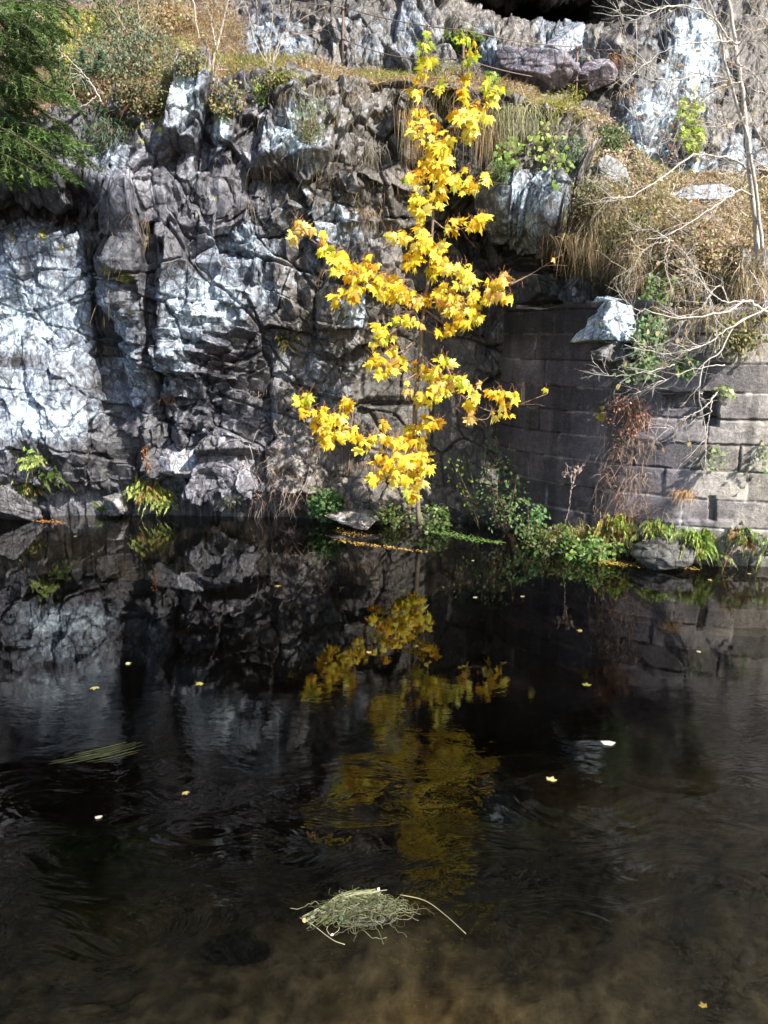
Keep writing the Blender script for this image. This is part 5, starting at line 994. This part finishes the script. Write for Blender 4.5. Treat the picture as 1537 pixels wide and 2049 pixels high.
flat_leaf(190, 1637, 0.045, [(0.8, 0.78, 0.65)], 'round cream leaf floating low at the left of the river', tpl=SCRAP)
flat_leaf(1410, 2016, 0.03, [(0.5, 0.33, 0.08)], 'orange brown leaf at the bottom right of the river')
def raft(name, label, boxes, cols, size):
    g_ = Geo(); P0_ = None
    for x0, y0, x1, y1, n, wdt in boxes:
        t = rng.uniform(0, 1, n); q_ = np.array([on_water(x0 + (x1 - x0) * a_ + rng.normal(0, wdt), y0 + (y1 - y0) * a_ + rng.normal(0, wdt * 0.35), 0.006) for a_ in t])
        if P0_ is None: P0_ = q_.mean(0)
        leaves(g_, SCRAP, q_, size, cols, face=(0, 0, 1.6), loose=0.12, up=(0.5, -0.5, 0))
    o = g_.build(name, M_LEAF, None, P0_); tag(o, label, 'leaf litter', kind='stuff')
GO = [(0.55, 0.33, 0.07), (0.45, 0.26, 0.06), (0.62, 0.45, 0.15), (0.3, 0.2, 0.06)]
raft('floating_litter', 'streak of orange leaf litter drifting below the glossy water plant', [(672, 1060, 730, 1072, 130, 8), (670, 1080, 740, 1090, 90, 5), (740, 1090, 850, 1103, 90, 3)], GO, 0.03)
raft('floating_litter', 'orange leaf litter caught at the left bank below the fern', [(70, 1040, 125, 1045, 80, 5)], [(0.5, 0.24, 0.08), (0.4, 0.2, 0.08)], 0.035)
raft('floating_litter', 'golden leaf litter collected along the waterline below the wall ferns', [(1190, 1122, 1290, 1130, 260, 8), (1290, 1130, 1400, 1138, 160, 4)], GO + [(0.4, 0.38, 0.08)], 0.03)
raft('duckweed', 'thin green drift of weed along the bank right of the maple foot', [(860, 1060, 960, 1080, 300, 8), (960, 1080, 1010, 1086, 80, 4)], [(0.14, 0.26, 0.07), (0.2, 0.34, 0.1)], 0.035)
# clump of drifted stalks in the foreground
cp = on_water(725, 1828, 0.0); o = empty('weed_clump', cp); tag(o, 'heap of tangled pale reed stalks stranded in the river in the foreground', 'reed clump')
kx = 1 / (F / depth_of(cp)); 
g_ = Geo(); th = np.linspace(0, 2 * np.pi, 33)[:-1]; rr_ = np.linspace(0, 1, 10)[1:]
Vm = [cp + [0.0, 0, 0.04]]
for r_ in rr_:
    for a_ in th: Vm.append(cp + [0.21 * r_ * math.cos(a_), 0.105 * r_ * math.sin(a_), 0.04 * (1 - r_ ** 2) - 0.012 + 0.006 * rng.normal()])
fq = [[0, 1 + i, 1 + (i + 1) % 32] for i in range(32)]; fr_ = []
for j in range(8):
    for i in range(32): fr_.append([1 + j * 32 + i, 1 + j * 32 + 32 + i, 1 + j * 32 + 32 + (i + 1) % 32, 1 + j * 32 + (i + 1) % 32])
g_.add(np.array(Vm), [np.array(fq), np.array(fr_)], (0.02, 0.02, 0.012)); g_.build('mud_mound', plain_material('wet_mud', 0.4, 0.5, 60), o, cp)
g_ = Geo(); RC = [(0.20, 0.23, 0.11), (0.30, 0.31, 0.18), (0.11, 0.13, 0.05), (0.38, 0.38, 0.27)]
for i in range(280):
    a_ = rng.uniform(0, 2 * np.pi); r_ = rng.uniform(0.1, 0.95); x, y = r_ * 0.26 * math.cos(a_), r_ * 0.12 * math.sin(a_)
    p_ = cp + [x, y, 0.045 * (1 - r_ ** 2) + 0.004]; d_ = a_ + math.pi / 2 + rng.normal(0, 0.5); pts = [p_]; cur = rng.normal(0.12, 0.28)
    for s_ in range(9):
        d_ += cur + rng.normal(0, 0.25); q_ = pts[-1] + 0.017 * np.array([math.cos(d_), math.sin(d_) * 0.7, 0])
        rr2 = ((q_[0] - cp[0]) / 0.29) ** 2 + ((q_[1] - cp[1]) / 0.15) ** 2; q_[2] = max(-0.002, 0.045 * (1 - rr2)) + abs(rng.normal(0, 0.008)); pts.append(q_)
    tube(g_, spline(pts, 18), rng.uniform(0.0009, 0.0021), pick(RC, 1)[0] * rng.uniform(0.25, 1.0), 4)
for i in range(40):                                   # swept stalks that give the heap its pointed left end
    f = rng.uniform(-1, 1); A = cp + [rng.uniform(-0.05, 0.14), 0.11 + 0.03 * f, 0.035]; B = on_water(612 + rng.uniform(-8, 50), 1838 + rng.uniform(-6, 14), 0.004)
    mid = (A + B) / 2 + [0, 0.02 + 0.02 * f, 0.02]; tube(g_, spline([A, mid, B], 14), 0.002, pick(RC, 1)[0], 4)
g_.build('reed_stalks', M_GRASS, o, cp)
for pl in ([(600, 1836), (625, 1850), (665, 1880), (690, 1890)], [(800, 1790), (850, 1802), (890, 1830), (932, 1868)]):
    g_ = Geo(); tube(g_, spline([on_water(x, y, 0.006) for x, y in pl], 24), 0.0022, (0.5, 0.48, 0.3), 4); g_.build('trailing_stem', M_GRASS, o, cp)
for (x, y), c_, s_, nm in (((608, 1836), (0.5, 0.27, 0.12), 0.03, 'dead_leaf'), ((757, 1786), (0.7, 0.72, 0.75), 0.03, 'pale_leaf'), ((697, 1832), (0.25, 0.09, 0.06), 0.028, 'dead_leaf'), ((684, 1842), (0.08, 0.15, 0.10), 0.035, 'dead_leaf'), ((668, 1880), (0.7, 0.72, 0.74), 0.03, 'pale_leaf')):
    P = on_water(x, y, 0.02) + [0, 0, 0.03 if 640 < x < 760 else 0]; g_ = Geo(); leaves(g_, SCRAP, P[None], s_, [c_], face=(0, -0.8, 1), loose=0.1); g_.build(nm, M_LEAF, o, cp)
g_ = Geo(); wo_ = on_water(185, 1515)
for i in range(22):
    y_ = rng.normal(0, 6); x_ = rng.uniform(-20, 90); pl = [on_water(110 + x_, 1524 - x_ * 0.18 + y_, 0.002), on_water(150 + x_, 1516 - x_ * 0.18 + y_, 0.002), on_water(200 + x_, 1504 - x_ * 0.2 + y_, 0.001)]
    tube(g_, spline(pl, 8), 0.0016, pick([(0.05, 0.06, 0.02), (0.035, 0.04, 0.02)], 1)[0], 3)
o = g_.build('water_weed', M_GRASS, None, wo_); tag(o, 'faint olive streak of trailing water weed at the left of the river', 'water weed')
